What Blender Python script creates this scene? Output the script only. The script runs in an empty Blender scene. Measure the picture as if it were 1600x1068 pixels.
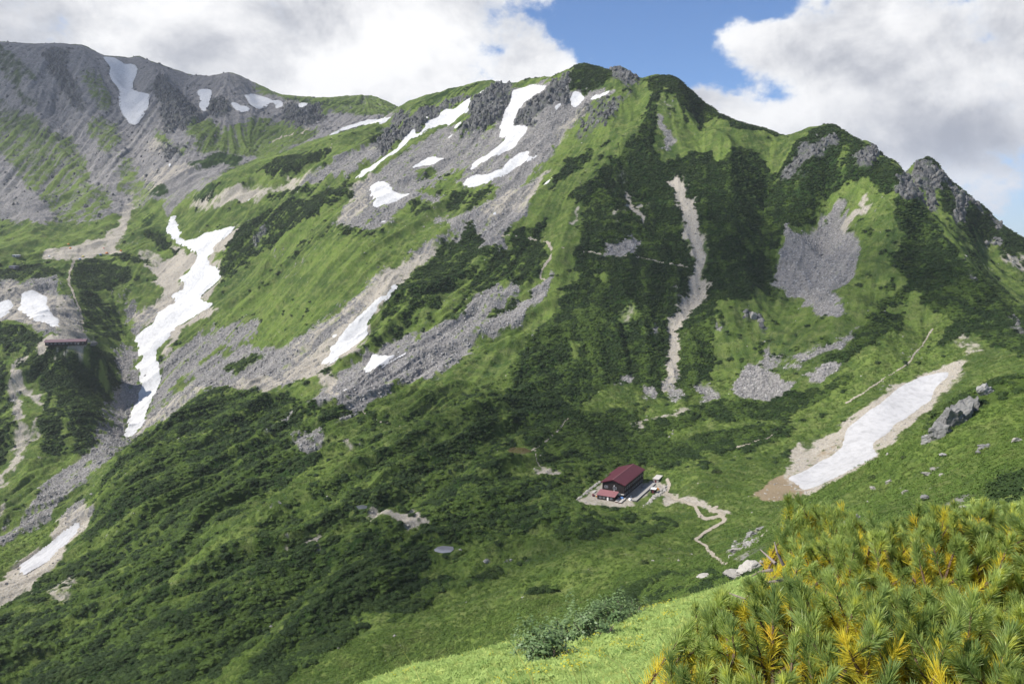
import bpy, bmesh, math, random, time
import numpy as np
from mathutils import Vector, Matrix, Euler
T0 = time.time()
C = bpy.context.scene
COL = C.collection
R = math.radians
# ------------------------------------------------------------------ camera
FOC = 1244.0                      # focal length in pixels of the 1600 px wide photograph
PITCH = math.atan((534 - 375) / FOC)
cam_data = bpy.data.cameras.new("camera")
cam_data.sensor_width = 36.0
cam_data.lens = 36.0 * FOC / 1600.0
cam_data.clip_start = 0.05
cam_data.clip_end = 30000
cam = bpy.data.objects.new("camera", cam_data)
COL.objects.link(cam)
cam.location = (0, 0, 0)
cam.rotation_euler = (math.pi / 2 - PITCH, 0, 0)
C.camera = cam
# ------------------------------------------------------------------ view
C.view_settings.view_transform = 'Standard'
C.view_settings.look = 'None'
C.view_settings.exposure = 0.50
C.view_settings.gamma = 1.0
C.render.engine = 'CYCLES'
C.cycles.use_denoising = True
C.cycles.denoiser = 'OPENIMAGEDENOISE'
C.cycles.denoising_input_passes = 'RGB_ALBEDO_NORMAL'
C.cycles.denoising_prefilter = 'ACCURATE'
C.cycles.max_bounces = 5
C.cycles.diffuse_bounces = 2
C.cycles.glossy_bounces = 2
C.cycles.transmission_bounces = 2
C.cycles.volume_bounces = 0
C.cycles.transparent_max_bounces = 48
C.cycles.use_adaptive_sampling = True
C.cycles.adaptive_threshold = 0.02
# ------------------------------------------------------------------ sun
SUN_EL = R(47)
SUN_DIR = Vector((-0.95, -0.16, 0)).normalized()       # horizontal direction towards the sun
SUN_VEC = Vector((SUN_DIR.x * math.cos(SUN_EL), SUN_DIR.y * math.cos(SUN_EL), math.sin(SUN_EL)))
sun_data = bpy.data.lights.new("sun", 'SUN')
sun_data.energy = 5.0
sun_data.angle = R(0.6)
sun_data.color = (1.0, 0.955, 0.88)
sun = bpy.data.objects.new("sun", sun_data)
COL.objects.link(sun)
sun.rotation_euler = (-SUN_VEC).to_track_quat('-Z', 'Y').to_euler()
sun.location = (0, 0, 600)
# ------------------------------------------------------------------ world: sky and clouds
def new_node(nt, kind, **kw):
    n = nt.nodes.new(kind)
    for k, v in kw.items():
        setattr(n, k, v)
    return n
def ray(u, v):
    x = (u - 800) / FOC; z = -(v - 534) / FOC
    c, s = math.cos(PITCH), math.sin(PITCH)
    return (x, c + z * s, -s + z * c)
class NG:
    """small helper to write node maths compactly"""
    def __init__(self, nt): self.nt = nt; self.L = nt.links.new
    def put(self, sock, v):
        if isinstance(v, (int, float)): sock.default_value = v
        elif isinstance(v, (tuple, list)):
            if len(v) == 3 and len(sock.default_value) == 4: v = tuple(v) + (1,)
            sock.default_value = v
        else: self.L(v, sock)
    def m(self, op, a, b=0.0, c=None, clamp=False):
        n = self.nt.nodes.new('ShaderNodeMath'); n.operation = op; n.use_clamp = clamp
        self.put(n.inputs[0], a); self.put(n.inputs[1], b)
        if c is not None: self.put(n.inputs[2], c)
        return n.outputs[0]
    def vm(self, op, a, b=(0, 0, 0)):
        n = self.nt.nodes.new('ShaderNodeVectorMath'); n.operation = op
        self.put(n.inputs[0], a); self.put(n.inputs[1], b)
        return n.outputs[0] if op not in ('DOT_PRODUCT', 'LENGTH', 'DISTANCE') else n.outputs[1]
    def mix(self, f, a, b):
        n = self.nt.nodes.new('ShaderNodeMix'); n.data_type = 'RGBA'; n.clamp_factor = True
        self.put(n.inputs[0], f); self.put(n.inputs[6], a); self.put(n.inputs[7], b)
        return n.outputs[2]
    def noise(self, vec, scale, detail=3.0, rough=0.5, dist=0.0, kind='FBM'):
        n = self.nt.nodes.new('ShaderNodeTexNoise'); n.noise_dimensions = '3D'
        n.inputs['Scale'].default_value = scale; n.inputs['Detail'].default_value = detail
        n.inputs['Roughness'].default_value = rough; n.inputs['Distortion'].default_value = dist
        if vec is not None: self.L(vec, n.inputs['Vector'])
        return n.outputs[0]
    def voro(self, vec, scale, feature='F1', out='Color'):
        n = self.nt.nodes.new('ShaderNodeTexVoronoi'); n.feature = feature
        n.inputs['Scale'].default_value = scale
        if vec is not None: self.L(vec, n.inputs['Vector'])
        return n.outputs[out]
    def ramp(self, f, lo, hi, a=0.0, b=1.0):
        n = self.nt.nodes.new('ShaderNodeMapRange'); n.interpolation_type = 'SMOOTHSTEP'
        self.put(n.inputs[0], f); self.put(n.inputs[1], lo); self.put(n.inputs[2], hi)
        self.put(n.inputs[3], a); self.put(n.inputs[4], b)
        return n.outputs[0]

world = bpy.data.worlds.new("World")
C.world = world
world.use_nodes = True
wt = world.node_tree
wt.nodes.clear()
g = NG(wt)
out = new_node(wt, 'ShaderNodeOutputWorld')
bg = new_node(wt, 'ShaderNodeBackground')
bg.inputs[1].default_value = 0.11
SKY_STRENGTH = 0.11
g.L(bg.outputs[0], out.inputs[0])
sky = new_node(wt, 'ShaderNodeTexSky')
sky.sky_type = 'NISHITA'
sky.sun_disc = False
sky.sun_elevation = SUN_EL
sky.sun_rotation = math.atan2(SUN_DIR.x, SUN_DIR.y)
sky.altitude = 2600
sky.air_density = 1.0
sky.dust_density = 0.6
sky.ozone_density = 1.6
tc = new_node(wt, 'ShaderNodeTexCoord')
D = tc.outputs['Generated']
def blob(u, v, rx, ry, amp):
    """soft elliptical weight around a fixed direction of the sky (radii in degrees)"""
    d = Vector(ray(u, v)).normalized()
    e = Vector((1, 0, 0)) - d * d.x; e.normalize()
    up = e.cross(d).normalized()
    if up.z < 0: up = -up
    x = g.m('MULTIPLY', g.vm('DOT_PRODUCT', D, tuple(e)), 57.3 / rx)
    y = g.m('MULTIPLY', g.vm('DOT_PRODUCT', D, tuple(up)), 57.3 / ry)
    y0 = 0.0
    r2 = g.m('ADD', g.m('MULTIPLY', x, x), g.m('MULTIPLY', y, y))
    ex = g.m('POWER', 2.718, g.m('MULTIPLY', r2, -1.0))
    front = g.m('GREATER_THAN', g.vm('DOT_PRODUCT', D, tuple(d)), 0.0)
    return g.m('MULTIPLY', g.m('MULTIPLY', ex, front), amp)
def total(items):
    s = None
    for it in items:
        b = blob(*it)
        s = b if s is None else g.m('ADD', s, b)
    return s
stretch = g.vm('MULTIPLY', D, (1.0, 1.0, 1.3))
n1 = g.noise(stretch, 5.0, 10.0, 0.60, 0.15)
n2 = g.noise(g.vm('ADD', stretch, (3.1, 1.7, 0.4)), 2.6, 4.0, 0.5, 0.0)
n3 = g.noise(g.vm('ADD', stretch, (7.7, 2.2, 5.1)), 7.5, 7.0, 0.6, 0.3)
n4 = g.noise(g.vm('ADD', stretch, (1.3, 9.2, 2.6)), 14.0, 8.0, 0.62, 0.1)
n5 = g.noise(g.vm('ADD', stretch, (4.3, 0.2, 8.6)), 42.0, 6.0, 0.6, 0.2)
gap = total(SKY_GAPS := [(965, 45, 5.2, 3.2, -1.0), (1040, 62, 4.2, 3.2, -0.9), (900, 10, 3.4, 2.0, -0.6), (1130, 0, 5.0, 0.9, -0.75),
             (1195, 10, 2.0, 1.3, -0.75), (1165, 125, 3.0, 1.6, -0.85), (1050, 95, 2.2, 1.2, -0.5),
             (1215, 145, 1.2, 1.0, -0.6), (655, 55, 2.6, 1.0, -0.35), (775, 75, 1.6, 0.8, -0.3),
             (1590, 345, 4.0, 1.6, -0.45), (1300, -60, 9, 1.5, -0.2),
             (1190, 70, 3.2, 1.5, 0.75), (1290, 90, 5.0, 4.0, 0.5), (840, 105, 2.6, 1.2, 0.7), (1130, 60, 1.4, 1.0, 0.35),
             (1105, 150, 3.4, 0.9, 0.8), (1190, 180, 3.0, 0.8, 0.5), (420, 70, 18, 7, 0.75), (1450, 150, 9, 6, 0.6)])
dens = g.m('ADD', g.m('ADD', 0.60, g.m('MULTIPLY', g.m('SUBTRACT', n1, 0.5), 3.4)), gap)
dens = g.m('ADD', dens, g.m('ADD', g.m('MULTIPLY', g.m('SUBTRACT', n4, 0.5), 1.9), g.m('MULTIPLY', g.m('SUBTRACT', n5, 0.5), 0.8)))
sep = new_node(wt, 'ShaderNodeSeparateXYZ'); g.L(D, sep.inputs[0])
# overhead and behind the viewer the sky is mostly clear
dens = g.m('SUBTRACT', dens, g.ramp(sep.outputs[2], 0.42, 0.75, 0.0, 0.45))
dens = g.m('SUBTRACT', dens, g.ramp(sep.outputs[1], 0.25, -0.25, 0.0, 0.55))
cover = g.ramp(dens, 0.05, 0.62)
# shading of the cloud masses: bright crests, greyer undersides
lum = total([(1500, 225, 11, 1.8, -0.42), (1560, 200, 6, 1.5, -0.1), (1120, 45, 2.5, 1.5, 0.25), (1200, 150, 5, 1.4, 0.20),
             (845, 105, 2.6, 1.4, 0.22), (300, 105, 9, 1.0, 0.08), (90, 20, 6, 1.6, -0.10), (250, 15, 4, 1.6, 0.22), (60, 55, 5, 1.2, -0.10),
             (560, 110, 7, 2.0, 0.08), (520, 20, 5, 1.6, -0.14), (350, 75, 5, 1.0, -0.12), (620, 150, 5, .8, 0.12),
             (1380, 210, 3.5, 1.0, 0.16), (1530, 290, 4, 0.7, 0.22), (640, 0, 9, 1.2, -0.10), (760, 30, 4, 1.2, -0.08), (1520, 50, 5, 2, -0.04)])
lum = g.m('ADD', lum, g.m('ADD', g.m('MULTIPLY', g.m('SUBTRACT', n2, 0.5), 1.3), g.m('MULTIPLY', g.m('SUBTRACT', n3, 0.5), 1.9)))
lum = g.m('ADD', lum, g.m('MULTIPLY', g.m('SUBTRACT', n4, 0.5), 0.9))
lum = g.m('ADD', lum, 0.60)
shade = g.ramp(lum, 0.0, 1.0)
cc = g.mix(shade, (0.27, 0.285, 0.33), (0.78, 0.775, 0.77))
thin = g.ramp(dens, 0.25, 0.9)
cc = g.mix(g.m('MULTIPLY', g.m('SUBTRACT', 1.0, thin), 0.55), cc, (0.60, 0.64, 0.70))
cloudcol = g.vm('SCALE', cc); wt.nodes[-1].inputs[3].default_value = 1.0 / SKY_STRENGTH
# the clear sky a little deeper, paler towards the horizon
skyc = g.vm('MULTIPLY', sky.outputs[0], (0.48, 0.73, 0.98))
low = g.ramp(sep.outputs[2], 0.0, 0.12, 0.85, 0.0)
final = g.mix(cover, skyc, cloudcol)
hz = g.vm('SCALE', (0.46, 0.52, 0.61)); wt.nodes[-1].inputs[3].default_value = 1.0 / SKY_STRENGTH
final = g.mix(g.m('MULTIPLY', low, 0.6), final, hz)
g.L(final, bg.inputs[0])

# ------------------------------------------------------------------ noise
def _h(ix, iy, seed):
    h = (ix.astype(np.uint32) * np.uint32(374761393) + iy.astype(np.uint32) * np.uint32(668265263) + np.uint32(seed * 1442695 + 12345))
    h = (h ^ (h >> np.uint32(13))) * np.uint32(1274126177)
    h = h ^ (h >> np.uint32(16))
    return (h & np.uint32(0xFFFFFF)).astype(np.float32) * np.float32(2.0 / 16777215.0) - np.float32(1)
def vnoise(x, y, seed=0):
    """gradient noise, about -1..1"""
    fx = np.floor(x); fy = np.floor(y)
    ix = fx.astype(np.int64).astype(np.int32); iy = fy.astype(np.int64).astype(np.int32)
    dx = (x - fx).astype(np.float32); dy = (y - fy).astype(np.float32)
    sx = dx * dx * dx * (dx * (dx * 6 - 15) + 10); sy = dy * dy * dy * (dy * (dy * 6 - 15) + 10)
    def gr(ox, oy):
        a = _h(ix + ox, iy + oy, seed) * np.float32(math.pi)
        return np.cos(a) * (dx - ox) + np.sin(a) * (dy - oy)
    n0 = gr(0, 0); n0 = n0 + sx * (gr(1, 0) - n0)
    n1 = gr(0, 1); n1 = n1 + sx * (gr(1, 1) - n1)
    return (n0 + sy * (n1 - n0)) * np.float32(1.5)
def fbm(x, y, octv, seed=0, gain=0.5):
    s = 0; a = 1.0
    for o in range(octv):
        s = s + a * vnoise(x * 2 ** o + 17.3 * o, y * 2 ** o - 9.1 * o, seed + o); a *= gain
    return s
def ridged(x, y, octv, seed=0, gain=0.5):
    s = 0; a = 1.0; n = 0
    for o in range(octv):
        r = 1 - np.abs(vnoise(x * 2 ** o + 7.3 * o, y * 2 ** o + 3.1 * o, seed + o)); s = s + a * r * r; n += a; a *= gain
    return s / n
def sstep(x, lo, hi):
    t = np.clip((x - lo) / (hi - lo), 0, 1); return t * t * (3 - 2 * t)
# ------------------------------------------------------------------ terrain: survey points (bearing, distance, height)
def chain(pts, step=14):
    """resample a line of survey points (u, v, Y)"""
    o = []
    for (u0, v0, y0), (u1, v1, y1) in zip(pts[:-1], pts[1:]):
        n = max(1, int(math.hypot(u1 - u0, v1 - v0) / step))
        for k in range(n):
            f = k / n; o.append((u0 + (u1 - u0) * f, v0 + (v1 - v0) * f, y0 + (y1 - y0) * f))
    o.append(pts[-1]); return o
def filly(pts):
    """fill missing distances along a line linearly in u"""
    kn = sorted((p[0], p[2]) for p in pts if len(p) == 3); us = [k[0] for k in kn]; ys = [k[1] for k in kn]
    return [(p[0], p[1], p[2] if len(p) == 3 else float(np.interp(p[0], us, ys))) for p in pts]
SKY_MAIN = filly([(610, 181, 1470), (627, 171, 1465), (640, 161), (665, 151), (700, 141), (735, 132), (750, 127, 1340), (770, 127), (780, 130), (800, 130), (830, 122), (870, 117),
    (880, 112), (895, 104), (905, 99, 1180), (917, 100), (935, 105), (950, 109), (965, 104), (978, 106), (990, 114), (1000, 122), (1015, 117), (1030, 118, 1090),
    (1055, 121), (1075, 136), (1095, 158), (1110, 169), (1145, 188), (1200, 203, 980), (1220, 213), (1245, 208), (1260, 202), (1290, 195, 930), (1305, 197),
    (1320, 208), (1340, 218), (1363, 224, 880), (1380, 245), (1400, 253), (1412, 268, 835)])
SKY_BACK = filly([(1422, 264, 930), (1436, 256), (1450, 252, 925), (1465, 259), (1480, 280), (1500, 295), (1530, 318), (1560, 345), (1590, 366), (1610, 378, 920), (1660, 420, 920), (1760, 480, 920)])
SKY_FAR = filly([(-320, 58, 2100), (-100, 60, 2080), (0, 65, 2050), (50, 68), (95, 67), (130, 70), (160, 85), (190, 89), (215, 88), (250, 100), (300, 117, 1980), (330, 118), (355, 113),
    (375, 118), (400, 132), (440, 148), (500, 155), (540, 153), (565, 151, 1900), (585, 153), (610, 163), (627, 172), (660, 190, 1880)])
EDGE_MAIN = filly([(345, 276, 1345), (370, 263, 1352), (400, 252), (430, 243), (470, 229), (515, 213, 1400), (573, 197), (600, 188, 1460)])
EDGE_RIB = filly([(1412, 270, 833), (1425, 285), (1440, 310, 800), (1455, 332), (1480, 358, 760), (1520, 410, 700), (1560, 468, 640), (1600, 512, 600), (1700, 560, 560), (1900, 640, 520)])
EDGE_NEAR = filly([(1900, 560, 230), (1700, 575, 232), (1600, 592, 236), (1560, 598), (1540, 608, 240), (1500, 626), (1470, 645, 246), (1450, 666), (1430, 684), (1400, 702), (1370, 715, 260),
    (1340, 729), (1300, 751, 266), (1270, 766), (1240, 779, 274)])
BROW = filly([(560, 1078, 25), (620, 1060, 27), (700, 1040), (760, 1024, 30), (820, 1008), (900, 990), (1000, 966, 31), (1060, 948), (1120, 928), (1180, 906, 34), (1240, 884, 37)])
P = []
for ch, dv, dy in ((SKY_MAIN, 34, 70), (SKY_BACK, 40, 70), (SKY_FAR, 28, 110), (EDGE_MAIN, 9, 55), (EDGE_RIB, 26, 34), (EDGE_NEAR, 40, 45), (BROW, 30, 9)):
    cpts = chain(ch)
    P += cpts
    P += [(u, v + dv, y + dy) for (u, v, y) in cpts[::2]]
COLS = {
 -320: [(1500, 180), (1300, 235), (1068, 330), (930, 470), (800, 660), (700, 760), (600, 850), (520, 930), (430, 1150), (345, 1400), (200, 1750)],
 -100: [(1400, 180), (1300, 235), (1068, 330), (930, 470), (860, 590), (780, 680), (700, 760), (600, 850), (540, 900), (470, 1030), (400, 1200), (345, 1400), (200, 1750), (120, 1900)],
 0: [(1400, 180), (1300, 225), (1068, 320), (935, 460), (850, 610), (760, 700), (650, 800), (540, 900), (480, 1020), (400, 1220), (345, 1400), (250, 1600), (150, 1820)],
 100: [(1400, 175), (1250, 220), (1068, 310), (900, 450), (850, 530), (790, 650), (700, 750), (600, 845), (540, 900), (528, 925), (470, 1030), (400, 1200), (345, 1400), (250, 1600), (150, 1830)],
 200: [(1380, 170), (1220, 215), (1068, 295), (900, 420), (780, 530), (720, 640), (690, 790), (640, 880), (540, 1000), (450, 1120), (400, 1200), (340, 1380), (300, 1480), (196, 1700), (130, 1930)],
 290: [(1360, 160), (1220, 205), (1068, 280), (900, 390), (800, 480), (700, 610), (650, 740), (600, 850), (520, 990), (450, 1095), (380, 1200), (340, 1330), (262, 1500), (240, 1560), (180, 1750), (140, 1900)],
 400: [(1340, 150), (1200, 200), (1068, 265), (900, 370), (800, 450), (700, 570), (620, 700), (560, 830), (500, 930), (400, 1090), (330, 1200), (290, 1280), (256, 1480), (232, 1620), (180, 1780), (150, 1920)],
 500: [(1320, 140), (1190, 190), (1068, 255), (950, 320), (850, 400), (750, 480), (650, 600), (575, 720), (500, 820), (400, 970), (330, 1090), (270, 1220), (222, 1500), (200, 1620), (180, 1720)],
 600: [(1300, 130), (1180, 180), (1068, 245), (950, 310), (850, 380), (750, 470), (650, 570), (590, 650), (500, 760), (440, 830), (350, 980), (290, 1090), (240, 1200), (207, 1330), (190, 1560), (178, 1680)],
 700: [(1120, 150), (1060, 240), (985, 285), (900, 340), (800, 420), (700, 500), (620, 590), (540, 690), (450, 800), (380, 900), (310, 1000), (240, 1130), (180, 1270), (230, 1620), (240, 1850)],
 800: [(1060, 130), (1020, 230), (950, 290), (900, 325), (820, 385), (720, 470), (640, 560), (560, 650), (470, 750), (380, 860), (300, 970), (230, 1070), (165, 1200), (240, 1500), (260, 1800)],
 900: [(1040, 120), (1000, 210), (950, 270), (880, 320), (800, 385), (760, 440), (700, 500), (640, 570), (560, 650), (450, 760), (350, 870), (260, 970), (180, 1080), (240, 1400), (280, 1800)],
 1000: [(1010, 100), (975, 180), (930, 245), (880, 300), (830, 365), (788, 425), (765, 450), (690, 520), (640, 580), (550, 660), (450, 750), (350, 850), (250, 950), (160, 1050), (250, 1350), (300, 1800)],
 1100: [(965, 80), (930, 170), (895, 250), (860, 310), (810, 370), (760, 430), (700, 500), (640, 570), (560, 640), (460, 730), (360, 820), (260, 920), (190, 1020), (270, 1350), (320, 1800)],
 1200: [(915, 70), (895, 130), (868, 200), (830, 290), (785, 365), (745, 430), (700, 490), (650, 545), (600, 600), (500, 690), (400, 790), (300, 880), (225, 950), (290, 1250), (340, 1800)],
 1290: [(1000, 8), (930, 18), (880, 50), (868, 90), (845, 160), (800, 220), (765, 262), (768, 360), (735, 435), (690, 490), (600, 570), (500, 660), (400, 760), (300, 850), (300, 1200), (350, 1800)],
 1370: [(1120, 4.2), (997, 8), (935, 16), (872, 40), (846, 80), (800, 150), (750, 215), (725, 380), (700, 440), (640, 505), (560, 580), (470, 670), (380, 740), (300, 800), (250, 850), (340, 1100), (370, 1800)],
 1450: [(1463, 2), (1115, 4.2), (990, 8), (925, 16), (860, 40), (835, 80), (790, 140), (730, 195), (690, 400), (650, 470), (590, 545), (520, 610), (450, 660), (380, 710), (340, 760), (345, 840), (300, 900), (350, 1100), (400, 1800)],
 1540: [(1463, 2), (1110, 4.2), (980, 8), (915, 16), (845, 40), (800, 90), (750, 140), (670, 205), (640, 400), (600, 490), (560, 535), (500, 600), (470, 760), (420, 830), (370, 880), (400, 1100), (430, 1800)],
 1620: [(1463, 2), (1105, 4.2), (975, 8), (905, 16), (835, 40), (785, 90), (730, 140), (650, 205), (620, 380), (575, 480), (535, 540), (530, 700), (460, 800), (420, 860), (450, 1150), (480, 1800)],
 1760: [(1463, 2), (1100, 4.2), (970, 8), (900, 16), (830, 40), (780, 90), (700, 150), (620, 210), (560, 480), (530, 600), (500, 800)],
 1950: [(1463, 2), (1100, 4.2), (970, 8), (900, 16), (830, 40), (780, 90), (700, 150), (600, 210), (560, 480), (540, 600), (520, 800), (500, 1200)],
}
for u, lst in COLS.items():
    P += [(u, v, y) for v, y in lst]
for u, lst in {-320: [(1500, 4), (1450, 16), (1450, 30), (1500, 80)], 0: [(1463, 2), (1350, 4), (1300, 8), (1300, 16), (1290, 30), (1330, 60), (1400, 110)],
               300: [(1463, 2), (1300, 4), (1240, 8), (1220, 16), (1190, 27), (1230, 50), (1300, 90)], 500: [(1463, 2), (1250, 4), (1190, 8), (1150, 15), (1110, 26), (1180, 50), (1240, 90)],
               700: [(1463, 2), (1220, 4), (1150, 8), (1090, 16), (1110, 55), (1140, 100)], 900: [(1463, 2), (1190, 4), (1120, 8), (1045, 16), (1060, 50)],
               1080: [(1463, 2), (1160, 4), (1070, 8), (1005, 16), (995, 42)], 1200: [(1463, 2), (1140, 4), (1030, 8), (955, 17), (918, 45)]}.items():
    P += [(u, v, y) for v, y in lst]
S = []
for (u, v, y) in P:
    rx, ry, rz = ray(u, v); S.append((rx / ry, math.log(y), rz / ry))
for a in np.linspace(-1.0, 1.0, 13):
    right = a > 0.45
    for y, z in ((1500, -90), (2000, -200)) if right else ((2700, 60),):
        S.append((a, math.log(y), z / y))
    for y, z in ((3300, -350), (4500, -520), (6500, -620), (9500, -680)):
        S.append((a, math.log(y), z / y))
S = np.array(S)
KA, KS = 3.0, 1.25
key = {}
for r in S: key[(round(r[0] * 250), round(r[1] * 120))] = r
S = np.array(list(key.values()))
pts = np.stack([S[:, 0] * KA, S[:, 1] * KS], 1)
def kern(r): return np.sqrt(r * r + 0.0004)
N = len(S)
A = kern(np.sqrt(((pts[:, None] - pts[None]) ** 2).sum(-1)))
A -= np.eye(N) * 0.0003
Q = np.concatenate([np.ones((N, 1)), pts], 1)
M = np.block([[A, Q], [Q.T, np.zeros((3, 3))]])
sol = np.linalg.solve(M, np.concatenate([S[:, 2], np.zeros(3)]))
def t_eval(a, s):
    a = np.clip(a, -0.97, 0.97)
    sh = a.shape; a = a.ravel() * KA; s = s.ravel() * KS
    o = np.empty(a.size)
    for k in range(0, a.size, 20000):
        aa = a[k:k + 20000, None]; ss = s[k:k + 20000, None]
        o[k:k + 20000] = kern(np.sqrt((aa - pts[:, 0]) ** 2 + (ss - pts[:, 1]) ** 2)) @ sol[:N] + sol[N] + aa[:, 0] * sol[N + 1] + ss[:, 0] * sol[N + 2]
    return o.reshape(sh)
# grid: columns of constant bearing, rows of constant distance
QF = globals().get('QF', 1.0)
NA = int(1500 * QF)
acol = np.concatenate([-np.geomspace(1.9, 0.86, 26)[:-1], np.linspace(-0.85, 0.85, NA), np.geomspace(0.86, 1.9, 26)[1:]])
def rows(a, b, n, e=False): return np.linspace(a, b, n, endpoint=e)
Yr = np.concatenate([np.geomspace(1.2, 45, int(200 * QF), endpoint=False), np.geomspace(45, 230, int(170 * QF), endpoint=False),
     np.exp(rows(math.log(230), math.log(700), int(560 * QF))), rows(700, 1480, int(640 * QF)), rows(1480, 2130, int(330 * QF)), np.geomspace(2130, 9500, 50)])
NC, NR = len(acol), len(Yr)
# evaluate the smooth survey surface on a coarser grid, then interpolate
ca = np.linspace(-0.97, 0.97, 420); cs = np.linspace(math.log(1.2), math.log(9500), 620)
CT = t_eval(*np.meshgrid(ca, cs))
def bil(G, fi, fj):
    """G[row j, col i] bilinear at float index arrays"""
    i0 = np.clip(np.floor(fi).astype(int), 0, G.shape[1] - 2); j0 = np.clip(np.floor(fj).astype(int), 0, G.shape[0] - 2)
    di = np.clip(fi - i0, 0, 1); dj = np.clip(fj - j0, 0, 1)
    return (G[j0, i0] * (1 - di) + G[j0, i0 + 1] * di) * (1 - dj) + (G[j0 + 1, i0] * (1 - di) + G[j0 + 1, i0 + 1] * di) * dj
fi = (np.clip(acol, -0.97, 0.97) + 0.97) / 1.94 * 419; fj = (np.log(Yr) - cs[0]) / (cs[-1] - cs[0]) * 619
# separable bilinear
def sepbil(G, fi, fj):
    i0 = np.clip(np.floor(fi).astype(int), 0, G.shape[1] - 2); di = np.clip(fi - i0, 0, 1)
    H = G[:, i0] * (1 - di) + G[:, i0 + 1] * di
    j0 = np.clip(np.floor(fj).astype(int), 0, G.shape[0] - 2); dj = np.clip(fj - j0, 0, 1)[:, None]
    return H[j0] * (1 - dj) + H[j0 + 1] * dj
TT = sepbil(CT, fi, fj).astype(np.float32)
XX = (acol[None, :] * Yr[:, None]).astype(np.float32)
YY = np.broadcast_to(Yr[:, None], XX.shape).astype(np.float32)
ZZ = TT * YY
# relief: gullies running down the slope
AA = np.broadcast_to(acol[None, :], XX.shape).astype(np.float32)
wx = XX + 18 * fbm(XX / 90, YY / 90, 2, 5); wy = YY + 18 * fbm(XX / 90, YY / 90, 2, 9)
face = sstep(AA, 0.02, 0.16) * sstep(YY, 560, 700)          # gullies of the main face run towards the viewer
flank = (1 - sstep(AA, 0.0, 0.14)) * sstep(YY, 300, 480) * (1 - sstep(YY, 1480, 1560))
far = sstep(YY, 1480, 1600) * (1 - sstep(AA, 0.1, 0.2))
amp_near = sstep(YY, 180, 420)
g_face = ridged(wx / 95 + wy / 900, wy / 420, 3, 21) - 0.55
rx_, ry_ = (wx * 0.62 - wy * 0.78), (wx * 0.78 + wy * 0.62)
g_flank = ridged(rx_ / 85, ry_ / 480, 3, 33) - 0.55
g_far = ridged((wx * 0.9 - wy * 0.43) / 120, (wx * 0.43 + wy * 0.9) / 700, 4, 44) - 0.55
low_folds = (1 - sstep(AA, -0.02, 0.12)) * sstep(YY, 250, 330) * (1 - sstep(YY, 760, 950))
g_low = ridged(rx_ / 34 + 3, ry_ / 210, 3, 39) - 0.55
relief = face * g_face * 18 + flank * g_flank * 21 + far * g_far * 8 + low_folds * g_low * 11
relief = relief + amp_near * (3.2 * fbm(XX / 60, YY / 60, 3, 3)) + (1 - amp_near) * sstep(YY, 30, 200) * 1.6 * fbm(XX / 35, YY / 35, 3, 8)
relief = relief * (1 - sstep(YY, 2300, 3500) * 0.0)
# streaks drawn out along the fall line of the slope
gA = np.gradient(ZZ, axis=1) / np.gradient(acol)[None, :]; gY = np.gradient(ZZ, axis=0) / np.gradient(Yr)[:, None]
gx = gA / YY; gy = gY - AA * gx; gl = np.sqrt(gx * gx + gy * gy) + 1e-6; slope = gl.copy(); gx /= gl; gy /= gl
def streak(lam, half, n, seed):
    s = 0
    for k in range(-n, n + 1):
        w_ = 1 - abs(k) / (n + 1); s = s + w_ * vnoise((XX + gx * (k * half / n)) / lam, (YY + gy * (k * half / n)) / lam, seed)
    return (s / s.std()).astype(np.float32)
st1 = streak(4.5, 26, 5, 601); st2 = streak(15, 85, 5, 611)
relief = relief + far * (1.7 * st2 + 0.6 * st1) + sstep(YY, 480, 650) * (1 - far) * (0.5 * st2 + 0.15 * st1)
# keep the surveyed crests where they are
crest = np.zeros_like(XX)
def damp(ch, w, wa):
    us, vs, ys = np.array([p[0] for p in ch]), np.array([p[1] for p in ch]), np.array([p[2] for p in ch])
    al = np.array([ray(u, v)[0] / ray(u, v)[1] for u, v in zip(us, vs)]); o = np.argsort(al)
    yl = np.interp(acol, al[o], ys[o]); ok = (acol > al.min() - 0.01) & (acol < al.max() + 0.01)
    return np.exp(-((YY - yl[None]) / w) ** 2) * ok[None]
for ch, w in ((SKY_MAIN, 45), (SKY_BACK, 40), (SKY_FAR, 70), (EDGE_MAIN, 30), (EDGE_RIB, 25), (EDGE_NEAR, 30)):
    crest = np.maximum(crest, damp(ch, w, 0))
ZZ = ZZ + relief * (1 - 0.85 * crest)
TT = ZZ / YY
def level(u, v, rx, ry, dz=0.0, soft=14):
    """level the ground of a building site round the place seen at (u, v)"""
    global ZZ, TT
    x, y, z = at(u, v)
    d = np.sqrt(((XX - x) / rx) ** 2 + ((YY - y) / ry) ** 2)
    k = 1 - sstep(d, 1.0, 1.0 + soft / max(rx, ry))
    ZZ = ZZ + (z + dz - ZZ) * k
    TT = ZZ / YY
    mk()
    return x, y, z + dz
def mk():
    global TMAX
    TMAX = np.maximum.accumulate(TT, axis=0)
mk()
def hit_idx(u, v):
    """first ground met by the sight line through (u, v): column and row index"""
    rx, ry, rz = ray(u, v); a = rx / ry; t = rz / ry
    fi = float(np.interp(a, acol, np.arange(NC))); i0 = int(round(fi))
    col = TMAX[:, i0]; j = int(np.searchsorted(col, t))
    if j >= NR: j = int(np.argmax(TT[:, i0])); return fi, float(j)
    if j == 0: return fi, 0.0
    t0, t1 = TT[j - 1, i0], TT[j, i0]
    return fi, j - 1 + float((t - t0) / max(1e-9, t1 - t0)) if t1 > t0 else float(j)
def at(u, v):
    fi, fj = hit_idx(u, v)
    a = float(np.interp(fi, np.arange(NC), acol)); y = float(np.interp(fj, np.arange(NR), Yr))
    z = float(bil(ZZ, np.array([fi]), np.array([fj]))[0])
    return a * y, y, z
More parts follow.
